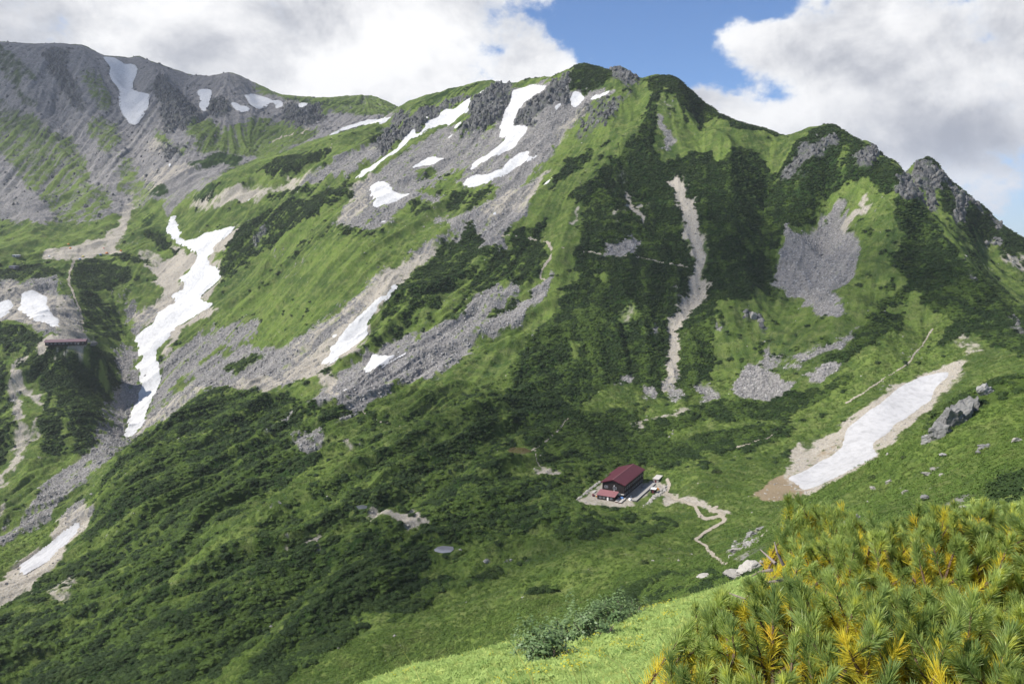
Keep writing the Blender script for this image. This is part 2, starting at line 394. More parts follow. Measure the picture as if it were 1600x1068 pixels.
FOLDS = [  # (height, half width, line): spurs rise, runnels cut in
 (-8, 13, '500,700 380,771 300,811 215,851 175,881 110,930'), (-6, 11, '470,668 400,705 330,745 250,790 180,850'), (-6, 10, '690,735 650,765 610,800 560,822'),
 (-6, 11, '300,860 200,946 150,981 100,1021 30,1050'), (-8, 14, '620,860 500,881 425,956 350,1021 290,1075'), (-5, 10, '800,700 720,735 640,800'),
 (-5, 10, '560,940 480,985 400,1050'), (-4, 9, '840,800 760,840 690,885 600,930'),
 (7, 20, '330,603 285,650 240,706 200,780'), (7, 18, '600,655 520,690 440,731 325,791 250,851 165,911'), (6, 18, '665,803 550,831 450,851 380,880 300,911 225,966 125,1031'),
 (5, 16, '480,640 400,680 300,730 215,800'), (5, 16, '760,620 690,660 620,720 570,770'), (5, 16, '900,655 800,700 740,760 700,800'), (5, 15, '700,850 600,890 520,940 440,1010'),
 (4, 12, '900,800 820,845 740,880 660,930'), (4, 12, '1000,850 900,890 800,940 700,990'),
 (12, 26, '1028,135 1020,190 975,240 930,290 895,345 880,400 850,470'), (-9, 20, '1040,180 1055,280 1085,345 1102,420 1060,500 1048,600'),
 (9, 26, '1120,190 1130,240 1150,330 1165,420 1130,520'), (-8, 22, '1210,240 1195,300 1185,380 1200,460'), (9, 24, '1290,215 1265,270 1250,330 1215,400'),
 (-8, 22, '1335,300 1300,340 1265,420 1250,490'), (10, 24, '1400,285 1390,340 1375,420 1330,490 1290,560'), (-6, 18, '1440,340 1430,430 1400,500'),
 (8, 24, '850,270 760,340 690,385 610,455 580,520'), (-7, 16, '700,380 640,430 570,510 500,570'), (7, 22, '620,290 560,350 480,440 400,500'),
 (-6, 18, '560,300 480,360 400,440 330,500'), (9, 24, '560,215 480,245 420,300 370,360'), (-7, 20, '620,235 520,285 430,320 370,400'), (9, 22, '770,150 745,200 700,230'), (8, 22, '900,120 850,170 810,200'),
 (8, 40, '60,80 120,160 180,240 230,300'), (-12, 30, '150,85 190,180 215,260 215,320'), (12, 30, '255,115 275,170 300,215 330,245'), (-10, 30, '80,90 90,180 130,260 170,320'), (10, 30, '20,90 50,160 100,240 140,310'),
 (-9, 26, '330,130 330,180 350,220'), (9, 26, '400,135 390,180 380,215'), (8, 22, '480,155 480,185 460,215'), (-8, 22, '440,150 440,180 430,215')]
for h_, w_, s_ in FOLDS:
    n_ = [float(q) for q in s_.replace(',', ' ').split()]; pl_ = [at(u, v) for u, v in zip(n_[::2], n_[1::2])]
    ys_ = [p[1] for p in pl_]; j0 = max(0, int(np.searchsorted(Yr, min(ys_) - 3 * w_))); j1 = int(np.searchsorted(Yr, max(ys_) + 3 * w_))
    X_, Y_ = XX[j0:j1], YY[j0:j1]; d2 = np.full(X_.shape, 1e9, np.float32); k_ = np.zeros(X_.shape, np.float32); wob = 7 * vnoise(X_ / 40, Y_ / 40, 71)
    for i_, ((xa, ya, _), (xb, yb, _)) in enumerate(zip(pl_[:-1], pl_[1:])):
        L2 = (xb - xa) ** 2 + (yb - ya) ** 2 + 1e-6; f_ = np.clip(((X_ - xa) * (xb - xa) + (Y_ - ya) * (yb - ya)) / L2, 0, 1)
        dd = (X_ - xa - f_ * (xb - xa) + wob) ** 2 + (Y_ - ya - f_ * (yb - ya)) ** 2
        m_ = dd < d2; d2 = np.where(m_, dd, d2); k_ = np.where(m_, (i_ + f_) / (len(pl_) - 1), k_)
    ZZ[j0:j1] += h_ * np.exp(-np.sqrt(d2 / w_ ** 2 + .15) * 1.5 + .58) * np.sin(np.clip(k_ * .86 + .1, 0, 1) * math.pi) ** .5 * (1 - .8 * crest[j0:j1])
TT = ZZ / YY
mk()
def ground(x, y):
    fi = np.interp(np.asarray(x) / np.asarray(y), acol, np.arange(NC)); fj = np.interp(y, Yr, np.arange(NR))
    return bil(ZZ, np.atleast_1d(fi), np.atleast_1d(fj))
print('terrain', N, NR, NC, round(time.time() - T0, 1))
# ------------------------------------------------------------------ building sites
HUT = level(972, 772, 27, 24, 0.0, 16)
LODGE = level(104, 536, 27, 10, 0.0, 34)
PONDS = [level(694, 858, 6.5, 7.5, -0.1, 7), level(565, 792, 5, 6, -0.1, 6), level(812, 704, 10, 10, -0.1, 8)]
# ------------------------------------------------------------------ land cover, surveyed outlines in order of painting
CLS = ['grass', 'pine', 'scree', 'dirt', 'rock', 'rust']
K = {c: i for i, c in enumerate(CLS)}
def poly(s): 
    n = [float(x) for x in s.replace(';', ' ').replace(',', ' ').split()]
    return list(zip(n[::2], n[1::2]))
LAND = [
('scree', 1, '-400,30 0,55 130,60 350,100 440,140 560,140 630,160 615,180 570,193 515,211 470,226 430,240 370,258 330,275 270,300 200,330 130,345 60,350 0,345 -400,330'),
('rock', .30, '-400,30 0,55 130,60 350,100 440,140 560,140 630,160 515,211 430,240 330,275 270,300 200,330 130,345 60,350 0,345 -400,330'),
('pine', .5, '-40,68 0,68 20,82 37,100 67,122 50,125 35,118 30,140 57,158 67,170 33,163 15,130 0,110 -40,100'),
('rock', .5, '70,83 83,72 110,77 103,100 123,140 133,173 113,167 93,133 72,107'),
('grass', .5, '127,113 147,110 167,140 180,167 160,173 140,147'),
('grass', .62, '13,177 50,180 83,213 110,213 133,253 140,283 167,300 177,320 153,337 90,347 80,327 67,310 40,287 20,260 0,233 -160,220 -160,180 0,187'),
('grass', .62, '140,200 150,187 180,193 187,213 177,247 160,233 143,213'),
('grass', .6, '190,250 200,245 213,270 215,295 200,305 187,300 187,270'),
('pine', .35, '-160,130 0,150 60,190 120,230 60,215 0,190 -160,170'),
('rock', .9, '233,133 250,117 267,133 300,163 320,187 300,200 280,200 260,203 250,187 253,160'),
('grass', .85, '302,187 333,190 350,207 380,190 400,185 430,187 460,200 500,203 490,215 470,222 430,240 400,247 370,240 340,235 310,240 303,215 290,207'),
('grass', .8, '240,200 255,210 275,232 300,225 285,245 262,240 245,225'),
('grass', .8, '400,128 487,150 580,148 630,165 613,178 567,180 500,173 467,160 433,150 400,143'),
('pine', .6, '440,150 500,158 570,155 560,165 500,168 450,160'),
('rock', .9, '443,167 500,160 507,187 467,200 443,193'),
('rock', .6, '327,158 345,150 360,162 358,180 335,185 322,175'),
('rock', .8, '250,225 275,230 285,245 262,248 245,238'),
('dirt', .4, '225,215 245,213 262,232 240,240 228,228'),
('pine', .95, '293,260 320,247 347,237 383,247 367,260 333,257'),
('pine', .95, '238,293 257,285 265,288 257,300 238,305'),
('pine', .8, '213,333 230,332 240,347 220,352'),
# the saddle and the valley head
('dirt', .75, '67,389 100,386 127,383 150,373 180,356 190,325 205,315 207,335 200,356 192,376 180,389 200,395 173,398 150,396 127,408 113,406 67,406'),
('dirt', .45, '195,330 205,300 225,280 245,262 290,256 300,262 262,280 235,305 215,330 205,345'),
('grass', .5, '213,280 235,285 240,310 225,345 210,350 205,320'),
('scree', .85, '258,285 300,265 350,262 345,275 320,290 300,300 275,320 262,335 255,320'),
('dirt', .6, '300,300 340,300 372,292 400,300 440,285 500,265 560,240 600,225 620,225 580,250 550,270 520,280 480,290 440,300 400,312 350,318 320,330 300,330'),
('pine', .8, '298,303 330,285 345,288 332,302 310,312'),
('pine', .95, '227,356 247,363 277,389 277,398 260,393 233,369'),
('pine', .95, '173,398 200,396 240,408 240,414 207,409 180,403'),
('dirt', .55, '215,395 240,392 262,405 250,412 215,402'),
('scree', .8, '-120,440 0,436 33,440 67,433 97,436 90,456 110,463 127,480 133,520 100,524 70,520 30,500 -120,505'),
('dirt', .6, '-120,440 0,445 60,445 70,452 110,470 130,500 128,520 100,520 60,512 30,500 -120,508'),
('pine', .7, '0,415 40,413 90,418 100,425 60,436 0,440 -60,440 -60,415'),
('pine', .95, '117,413 140,404 160,406 187,413 213,433 215,440 195,440 172,440 172,470 178,485 185,500 190,530 170,528 140,522 130,505 143,490 127,463 117,453 115,430'),
('grass', .85, '135,446 170,455 170,480 160,478 145,465'),
('dirt', .85, '213,413 233,416 240,436 253,453 247,469 233,479 220,489 197,486 180,469 200,490 217,523 240,506 247,489 277,473 267,459 287,453 280,434 307,403 300,396 287,393 277,399 263,409 233,413'),
('scree', .5, '200,470 240,480 250,490 215,525 190,500'),
('dirt', .8, '270,375 290,392 312,404 305,412 283,425 275,420 285,402 268,388'),
('dirt', .8, '367,353 385,358 365,375 345,392 335,400 350,425 340,445 320,470 345,480 310,505 275,530 252,556 250,540 275,512 325,484 333,473 317,471 312,464 345,434 328,414 325,401 335,384'),
('dirt', .35, '350,295 420,280 420,300 370,320 340,325'),
('pine', .95, '33,556 63,539 110,539 150,543 180,556 193,573 180,603 167,643 143,689 133,712 67,712 60,656 77,629 63,609 37,583'),
('grass', .6, '77,618 100,625 115,660 110,712 85,712 90,670'),
('pine', .95, '-200,505 0,506 33,509 60,519 63,540 40,548 0,545 -200,545'),
('scree', .9, '177,543 207,536 217,556 213,569 218,583 222,596 217,623 200,643 200,666 193,679 207,681 173,714 137,752 100,782 60,819 33,839 -150,900 -150,860 0,835 27,812 50,789 80,745 133,714 173,666 180,623 187,589'),
('scree', .5, '150,640 172,600 182,625 165,680 140,700'),
('scree', .6, '7,600 30,610 30,640 13,655'),
('dirt', .9, '28,555 38,562 18,590 28,620 18,624 10,592'),
('dirt', .8, '13,560 26,568 40,600 62,620 75,632 70,638 50,622 36,618 20,590'),
('dirt', .8, '30,612 36,640 30,662 45,668 30,700 10,714 22,690 24,664 22,640'),
('dirt', .8, '56,640 65,650 50,680 34,710 20,740 10,756 -30,768 -30,758 5,745 25,712 44,680'),
('dirt', .6, '0,785 12,790 6,810 -30,830 -30,820'),
('pine', .6, '-200,560 0,560 20,600 20,690 0,735 -200,760'),
('dirt', .85, '58,535 72,526 128,520 146,527 142,537 112,546 88,553 62,547'),
# the long flank
('scree', .8, '250,560 283,540 320,522 360,505 400,500 400,515 385,535 345,545 310,570 270,590 252,600'),
('scree', .95, '205,683 228,655 250,600 300,575 345,550 400,540 440,545 470,545 500,569 480,590 450,600 408,608 370,605 333,602 300,620 267,650 233,670 212,690'),
('dirt', .6, '340,598 380,590 440,585 480,570 500,575 478,592 450,602 408,608 370,605'),
('dirt', .4, '205,683 240,640 300,600 330,600 267,650 233,672'),
('pine', .95, '345,580 365,565 410,550 412,562 390,575 350,582'),
('grass', .9, '250,629 277,596 303,583 307,589 293,603 253,632'),
('dirt', .75, '440,545 480,520 533,480 560,462 590,432 640,398 670,380 690,392 665,410 640,432 622,450 600,470 580,500 575,530 540,560 510,578 480,578 460,562'),
('scree', .6, '440,545 500,500 560,455 600,420 560,480 520,520 480,560'),
('scree', .8, '640,395 690,375 720,350 760,340 790,350 745,358 700,380 660,400'),
('grass', .5, '480,520 500,498 560,450 620,400 560,460 520,500'),
('scree', .95, '533,589 550,573 567,556 587,546 613,536 633,519 667,516 700,509 727,489 740,466 757,453 800,442 815,441 810,455 790,470 765,490 770,497 800,477 830,457 850,440 862,430 870,443 855,460 835,478 820,490 800,502 767,522 740,546 717,566 683,580 650,593 617,607 587,623 560,632 517,632 480,632 500,609 523,603'),
('pine', .9, '760,490 800,470 812,474 790,484 765,500 755,498'),
('dirt', .7, '430,575 500,570 520,585 530,610 560,612 540,622 510,610 490,590'),
('pine', .6, '490,575 515,570 510,590 495,590'),
('scree', .9, '567,285 600,262 640,232 670,212 700,198 715,205 730,213 745,210 770,200 785,185 792,160 800,140 860,125 880,140 895,140 960,138 950,150 925,165 905,180 885,210 880,225 865,250 850,275 835,308 827,327 805,345 790,365 785,388 770,392 755,385 745,360 700,345 660,355 640,370 600,352 565,357 520,347 530,330 545,320 560,310 545,300'),
('dirt', .45, '955,140 925,165 905,180 885,210 880,225 865,250 850,275 835,308 815,330 770,345 740,330 780,300 830,285 850,250 870,200 900,175'),
('dirt', .5, '555,285 590,268 580,290 575,320 545,345 520,350 535,325 545,305'),
('grass', .9, '567,267 590,257 613,240 643,223 633,240 607,253 583,270 560,285'),
('grass', .8, '813,293 835,265 868,233 874,240 845,270 822,292'),
('grass', .9, '647,277 653,263 677,260 683,270 680,280 653,287'),
('rock', .6, '650,272 665,270 660,285 645,285'),
('grass', 1, '647,303 667,293 693,280 700,267 723,265 720,273 707,283 713,290 753,292 777,287 767,310 747,323 727,333 693,340 680,327 687,303'),
('pine', .6, '690,300 750,296 770,292 764,310 745,322 725,330 700,332'),
('grass', 1, '600,358 617,330 647,313 677,315 683,337 667,356 640,375 610,400 580,420 590,390'),
('pine', .8, '640,318 665,318 670,330 650,335'),
('pine', .9, '400,267 433,247 467,243 513,230 513,245 467,263 433,277'),
('pine', .75, '350,385 380,350 430,325 500,300 550,285 555,300 500,330 450,360 430,380 400,400 370,430 340,450 345,430'),
('rock', .5, '385,370 410,350 425,360 400,385'),
('pine', .6, '400,318 440,300 520,285 500,295 440,312'),
('pine', .6, '520,355 560,352 590,360 560,370 525,365'),
('scree', .9, '467,290 500,262 540,235 580,222 600,210 630,195 680,178 640,215 600,240 560,262 540,275 500,285'),
('rock', .95, '585,226 600,205 613,187 633,172 667,155 690,148 733,150 733,155 697,172 660,207 645,198 632,215 607,237 592,244'),
('grass', .9, '560,200 600,185 617,182 600,205 580,222 540,238 520,240 510,225'),
('pine', .6, '570,215 600,195 610,190 595,212 575,225'),
('grass', .95, '628,168 667,150 700,137 750,123 770,122 768,131 735,145 700,158 680,165 650,175 636,180'),
('pine', .55, '640,165 700,140 760,126 735,142 690,157 650,174'),
('rock', 1, '733,157 753,147 770,132 783,124 800,124 797,157 783,187 760,200 737,212 713,203 733,187 730,167'),
('rock', 1, '802,192 810,170 830,160 853,140 877,117 900,105 925,103 890,133 892,153 867,163 850,170 833,187 823,200 817,197'),
('pine', .8, '886,133 895,103 917,96 950,104 957,117 943,133 910,147'),
('rock', .9, '953,109 958,100 973,100 997,113 997,133 980,133 967,123 953,125'),
('grass', .6, '875,118 890,108 890,118 872,128'),
('rock', .45, '905,165 925,160 945,150 960,150 960,180 930,200 905,225 900,205'),
('rock', .6, '945,175 965,150 985,140 990,150 960,180 945,195 935,205'),
# the main face
('pine', 1, '1017,150 1027,155 1020,187 1025,225 1030,250 1067,253 1080,237 1110,240 1123,257 1133,238 1160,230 1177,237 1200,260 1225,300 1250,320 1280,330 1283,345 1240,350 1225,365 1205,420 1210,445 1235,470 1180,455 1150,480 1120,500 1115,540 1120,580 1090,600 1075,625 1040,625 1000,600 960,600 930,620 900,640 880,625 850,640 820,650 790,640 770,620 800,600 790,590 800,570 810,556 827,533 843,516 860,496 877,466 890,443 905,412 900,393 907,373 913,340 927,310 920,315 885,315 893,300 933,270 957,247 980,227 1000,200'),
('pine', .9, '1007,124 1033,117 1057,120 1073,133 1090,153 1110,167 1147,186 1200,199 1222,212 1200,212 1170,202 1130,192 1110,182 1090,174 1070,167 1060,150 1040,145 1015,142'),
('pine', .6, '1060,150 1090,160 1120,185 1110,200 1080,185 1062,180'),
('pine', .75, '1017,142 1035,140 1033,158 1018,158'),
('pine', .95, '863,277 893,250 940,223 923,247 900,267 867,293 857,300'),
('pine', .9, '815,360 850,340 855,350 845,375 810,372'),
('pine', .9, '593,493 613,459 633,439 660,419 683,396 720,360 740,352 755,385 785,392 800,385 812,368 850,380 855,400 848,420 830,440 800,440 767,446 733,459 683,456 677,476 633,483 607,496'),
('pine', .35, '600,500 680,478 735,462 725,488 690,505 640,515 590,535 580,520'),
('grass', .9, '853,380 866,386 862,410 852,428 844,430 858,400'),
('rock', .45, '963,257 973,255 983,275 970,293 962,290'),
('dirt', .75, '973,303 983,300 987,320 1007,333 1010,348 997,343 980,327 963,350 957,350 973,327'),
('dirt', .5, '1010,310 1018,330 1012,337'),
('dirt', .7, '892,350 897,327 907,323 900,347'),
('dirt', 1, '1043,283 1066,278 1073,297 1087,320 1097,343 1104,365 1107,385 1107,425 1104,442 1086,440 1084,415 1078,390 1068,365 1065,340 1055,310'),
('grass', .6, '1098,345 1110,380 1112,410 1105,450 1095,475 1070,497 1060,520 1060,580 1072,622 1040,625 1040,600 1045,560 1050,505 1060,480 1083,458 1090,430 1100,420'),
('grass', .6, '1056,320 1070,365 1085,410 1078,410 1062,365'),
('dirt', .74, '1086,428 1107,430 1104,466 1082,488 1066,507 1062,540 1061,612 1038,614 1040,560 1044,505 1058,474 1080,452'),
('scree', .5, '1040,590 1057,590 1072,622 1050,628'),
('scree', .9, '1020,180 1035,180 1045,200 1052,232 1045,232 1030,205'),
('dirt', .4, '1028,158 1050,165 1060,185 1035,180'),
('scree', .95, '940,385 965,370 1000,368 995,395 975,402 950,402'),
('scree', .9, '1043,450 1075,452 1060,458'),
('scree', .7, '1010,505 1030,497 1028,520 1008,525'),
('scree', .9, '962,585 990,580 985,598 965,597'),
('scree', .8, '1000,607 1020,605 1025,622 1005,620'),
('grass', .7, '970,470 995,470 998,505 975,520 965,510'),
('dirt', .4, '975,475 990,475 985,500 972,505'),
('grass', .8, '887,530 905,525 905,558 885,558'),
('grass', .6, '925,425 960,425 955,445 930,440'),
('scree', .95, '1233,345 1245,370 1275,355 1290,345 1300,318 1318,305 1308,325 1325,335 1330,345 1345,365 1345,395 1335,420 1330,440 1310,450 1300,460 1320,475 1310,500 1300,500 1285,490 1265,480 1240,460 1208,445 1207,420 1218,400 1232,375 1228,350'),
('dirt', .8, '1312,350 1325,330 1360,310 1362,318 1340,340 1320,355'),
('grass', .7, '1115,470 1150,470 1200,490 1240,470 1260,490 1230,520 1200,560 1160,600 1120,600 1120,540'),
('rock', .7, '1155,485 1175,478 1195,488 1200,515 1190,525 1178,500 1165,505'),
('scree', .7, '1200,530 1195,560 1170,585 1240,575 1270,560 1320,535 1355,515 1355,505 1330,520 1300,530 1250,548 1240,560 1215,580'),
('scree', .95, '1150,590 1170,570 1195,575 1220,590 1235,605 1215,625 1180,625 1148,610'),
('scree', .9, '1260,580 1290,570 1315,575 1290,590 1262,590'),
('scree', .8, '1115,500 1130,510 1130,530 1120,520'),
('scree', .6, '1080,605 1110,595 1125,622 1095,632'),
('scree', .5, '1200,555 1225,548 1240,560 1225,575'),
# right ridge
('pine', .9, '1215,290 1225,250 1250,218 1290,192 1310,197 1345,222 1380,247 1410,266 1400,300 1360,290 1330,280 1290,305 1280,330 1250,320 1225,300'),
('rock', .85, '1250,227 1283,213 1310,207 1313,233 1283,243 1260,247 1227,287 1220,277 1243,240'),
('rock', .9, '1343,227 1367,220 1377,247 1360,263 1333,253'),
('rock', .5, '1230,285 1260,262 1270,275 1240,295'),
('grass', .5, '1320,230 1335,228 1330,262 1300,290 1310,262'),
('rock', .95, '1400,280 1415,268 1427,273 1440,300 1440,313 1413,313 1400,297'),
('rock', .5, '1415,320 1440,325 1450,345 1430,350 1418,340'),
('pine', 1, '1404,300 1440,320 1470,360 1500,400 1540,440 1580,480 1600,500 1700,550 1800,620 1660,580 1600,560 1560,545 1540,530 1500,505 1480,500 1440,480 1440,460 1450,445 1410,470 1380,480 1365,475 1390,460 1420,440 1400,420 1390,400 1415,380 1410,363 1395,330'),
('rock', .5, '1500,405 1520,425 1530,450 1510,440 1495,415'),
('rock', .5, '1575,480 1600,500 1600,530 1580,520'),
('pine', .85, '1430,256 1450,238 1470,244 1488,272 1525,298 1565,332 1625,370 1700,440 1900,560 1900,640 1700,560 1600,510 1560,465 1520,408 1480,355 1475,320 1465,280'),
('rock', .95, '1428,262 1446,250 1467,262 1478,285 1472,293 1463,320 1477,343 1460,327 1440,300'),
('rock', .75, '1490,310 1510,310 1515,345 1500,360 1488,335'),
('rock', .7, '1478,282 1500,296 1535,322 1530,332 1500,312 1480,300'),
('grass', .7, '1475,320 1488,335 1500,365 1520,380 1510,395 1485,350'),
('rock', .7, '1545,335 1570,352 1560,362 1545,350'),
('grass', .8, '1520,375 1545,370 1570,400 1600,420 1640,450 1660,500 1600,480 1560,450 1535,420'),
('rock', .6, '1540,362 1565,370 1560,390 1538,388'),
('dirt', .6, '1565,395 1600,405 1600,420 1570,412'),
('pine', .95, '1470,540 1480,510 1500,503 1525,520 1505,535 1485,540'),
('pine', .95, '1360,485 1420,490 1410,505 1370,530 1340,550 1310,570 1280,575 1300,550 1330,535 1350,510'),
('pine', .95, '1013,656 1067,639 1100,630 1150,626 1200,629 1240,610 1300,597 1340,580 1330,600 1290,620 1250,645 1230,665 1200,656 1150,659 1090,659 1047,676 1013,676'),
('pine', .9, '1000,715 1070,690 1150,665 1230,664 1240,675 1200,690 1150,702 1085,715 1040,738'),
('grass', .75, '1070,672 1110,656 1150,660 1140,668 1100,672 1060,690'),
('dirt', .6, '1480,520 1520,535 1540,545 1530,550 1500,540'),
# lower slopes
('pine', .93, '200,695 240,672 300,625 340,604 400,612 480,632 600,645 640,655 690,635 720,620 760,600 800,600 900,640 1000,640 1010,660 1050,690 1060,720 1040,740 1000,728 940,740 890,785 870,815 835,825 800,840 750,845 712,850 720,880 740,905 690,930 640,960 560,990 520,1020 440,1068 300,1200 -320,1300 -320,1100 -60,990 0,955 60,905 110,870 145,835 150,780 180,720'),
('grass', .8, '500,722 545,690 590,660 640,632 700,602 760,562 800,520 830,500 860,470 876,478 850,510 800,560 770,590 730,610 700,630 680,642 650,670 620,690 600,705 560,722 545,735 507,755 477,772 450,789 433,799 400,822 400,879 353,892 300,919 267,925 240,945 213,952 253,919 277,899 283,879 317,852 317,835 400,785'),
('pine', .5, '330,850 390,830 420,800 470,770 460,790 400,830 350,870'),
('grass', .75, '470,640 510,650 560,660 560,680 500,715 470,700 430,735 400,745 440,700 480,660'),
('scree', .5, '450,680 500,665 510,690 470,710'),
('grass', .85, '617,785 640,762 677,732 683,742 653,765 633,782 630,792 600,794'),
('grass', .6, '690,735 720,720 760,700 800,690 840,700 880,690 880,735 840,745 800,750 760,740 720,745'),
('pine', .7, '740,712 780,715 800,725 760,728'),
('grass', .7, '640,640 700,605 720,610 700,640 650,662'),
('grass', .6, '207,823 233,810 225,820 212,828'),
('grass', .7, '0,1060 40,1020 80,1000 110,940 100,990 60,1040 30,1075 -60,1100'),
('grass', .6, '65,940 90,925 120,900 160,880 120,930 90,960 40,990 0,1010'),
('grass', .55, '320,1068 350,1040 400,1000 450,960 440,980 400,1030 360,1080 320,1120'),
('grass', .5, '427,972 470,945 487,930 483,950 463,965 433,990'),
('grass', .6, '545,960 580,955 640,960 600,975 560,985'),
('grass', .9, '650,900 690,880 712,850 750,845 800,845 850,828 870,812 900,800 940,800 1000,812 1060,795 1120,790 1160,790 1240,775 1290,800 1290,900 1150,930 1000,960 900,1050 700,1100 500,1150 380,1150 440,1068 520,1020 560,995 640,965 690,935 720,925 690,915'),
('grass', .5, '640,1000 700,960 760,950 720,990 660,1020'),
('pine', .92, '903,967 933,944 967,925 1000,909 1033,897 1047,897 1017,912 1000,929 1000,962 980,975 940,985'),
('pine', .45, '1017,920 1045,900 1090,892 1130,892 1200,890 1220,900 1180,920 1120,945 1060,965 1010,975'),
('pine', .92, '862,845 883,809 917,797 967,812 963,822 953,839 883,849'),
('pine', .9, '983,820 1017,807 1060,812 1063,822 1033,832 1000,843'),
('pine', .7, '800,879 830,870 833,879 807,890'),
('pine', .7, '813,930 850,909 893,904 883,912 850,925'),
('pine', .8, '680,905 720,900 733,890 783,884 793,895 760,910 720,925 690,930'),
('pine', .85, '1113,735 1122,732 1130,736 1120,741 1112,739'),
('grass', .95, '1040,738 1085,718 1150,704 1240,680 1300,640 1360,612 1420,590 1490,565 1560,560 1620,570 1500,640 1400,720 1260,800 1150,795 1060,775 1035,765'),
('pine', .35, '1060,700 1140,700 1200,692 1240,680 1200,710 1140,725 1070,735'),
('dirt', .75, '555,812 600,797 650,800 676,815 660,825 640,820 605,810 560,818'),
('dirt', .7, '430,865 450,852 475,845 505,840 500,848 470,855 440,868'),
('dirt', .8, '833,737 850,731 875,735 865,743 840,742'),
('dirt', .6, '1003,658 1013,660 1005,680 985,678 983,664 1000,655 1035,645 1075,635 1080,640 1040,652'),
('dirt', .5, '77,922 130,882 117,905 100,942 83,939'),
('dirt', .5, '325,905 345,892 352,896 335,905'),
('dirt', .4, '388,912 400,905 395,920'),
('scree', .8, '390,692 440,655 452,643 456,652 420,680 395,696'),
('dirt', .6, '533,696 548,688 560,692 545,702'),
('scree', .5, '520,645 560,640 555,655 530,662'),
('dirt', .5, '540,735 560,740 545,745'),
('scree', .7, '460,735 440,752 448,742'),
('dirt', .8, '-200,960 0,905 30,880 75,845 85,820 105,795 130,785 145,790 142,815 115,845 95,870 70,895 40,920 0,948 -200,1000'),
('scree', .6, '85,830 105,797 140,787 145,800 125,812 100,822'),
('dirt', .74, '903,784 925,766 944,752 1008,752 1033,746 1046,752 1032,772 1006,788 965,794 930,791'),
('dirt', .85, '1035,768 1052,765 1065,778 1100,785 1110,792 1140,795 1145,805 1120,800 1085,796 1060,793 1040,790'),
('grass', .75, '985,790 1020,765 1035,760 1022,775 1000,795'),
('rust', .8, '1185,785 1175,775 1200,755 1225,740 1240,745 1262,770 1240,782'),
('dirt', .78, '1520,558 1500,575 1485,600 1465,622 1450,642 1420,667 1395,692 1375,702 1378,714 1260,777 1238,765 1225,745 1235,720 1230,700 1260,690 1290,680 1320,660 1360,630 1400,600 1450,580 1490,565'),
('rust', .4, '1180,785 1250,735 1300,690 1370,650 1420,620 1400,660 1300,740 1240,780'),
('dirt', .5, '1490,590 1510,580 1505,590 1480,620 1450,640'),
('grass', .6, '1250,690 1270,682 1280,700 1262,705'),
# the near slope on the right
('pine', .8, '1440,682 1462,650 1500,620 1550,596 1600,585 1640,580 1640,600 1545,640 1500,650 1470,655'),
('pine', .8, '1545,765 1575,745 1640,740 1640,820 1560,800'),
('scree', .5, '1440,685 1480,640 1520,625 1540,640 1500,660 1460,690'),
('dirt', .5, '1170,830 1195,818 1205,825 1190,845 1170,860 1160,850'),
('scree', .45, '1140,845 1180,830 1200,870 1150,885 1135,870'),
('scree', .4, '1380,745 1410,735 1402,745 1380,755'),
('scree', .5, '1470,790 1520,760 1525,775 1490,800 1470,812'),
('dirt', .6, '1310,850 1340,840 1350,858 1320,868'),
]
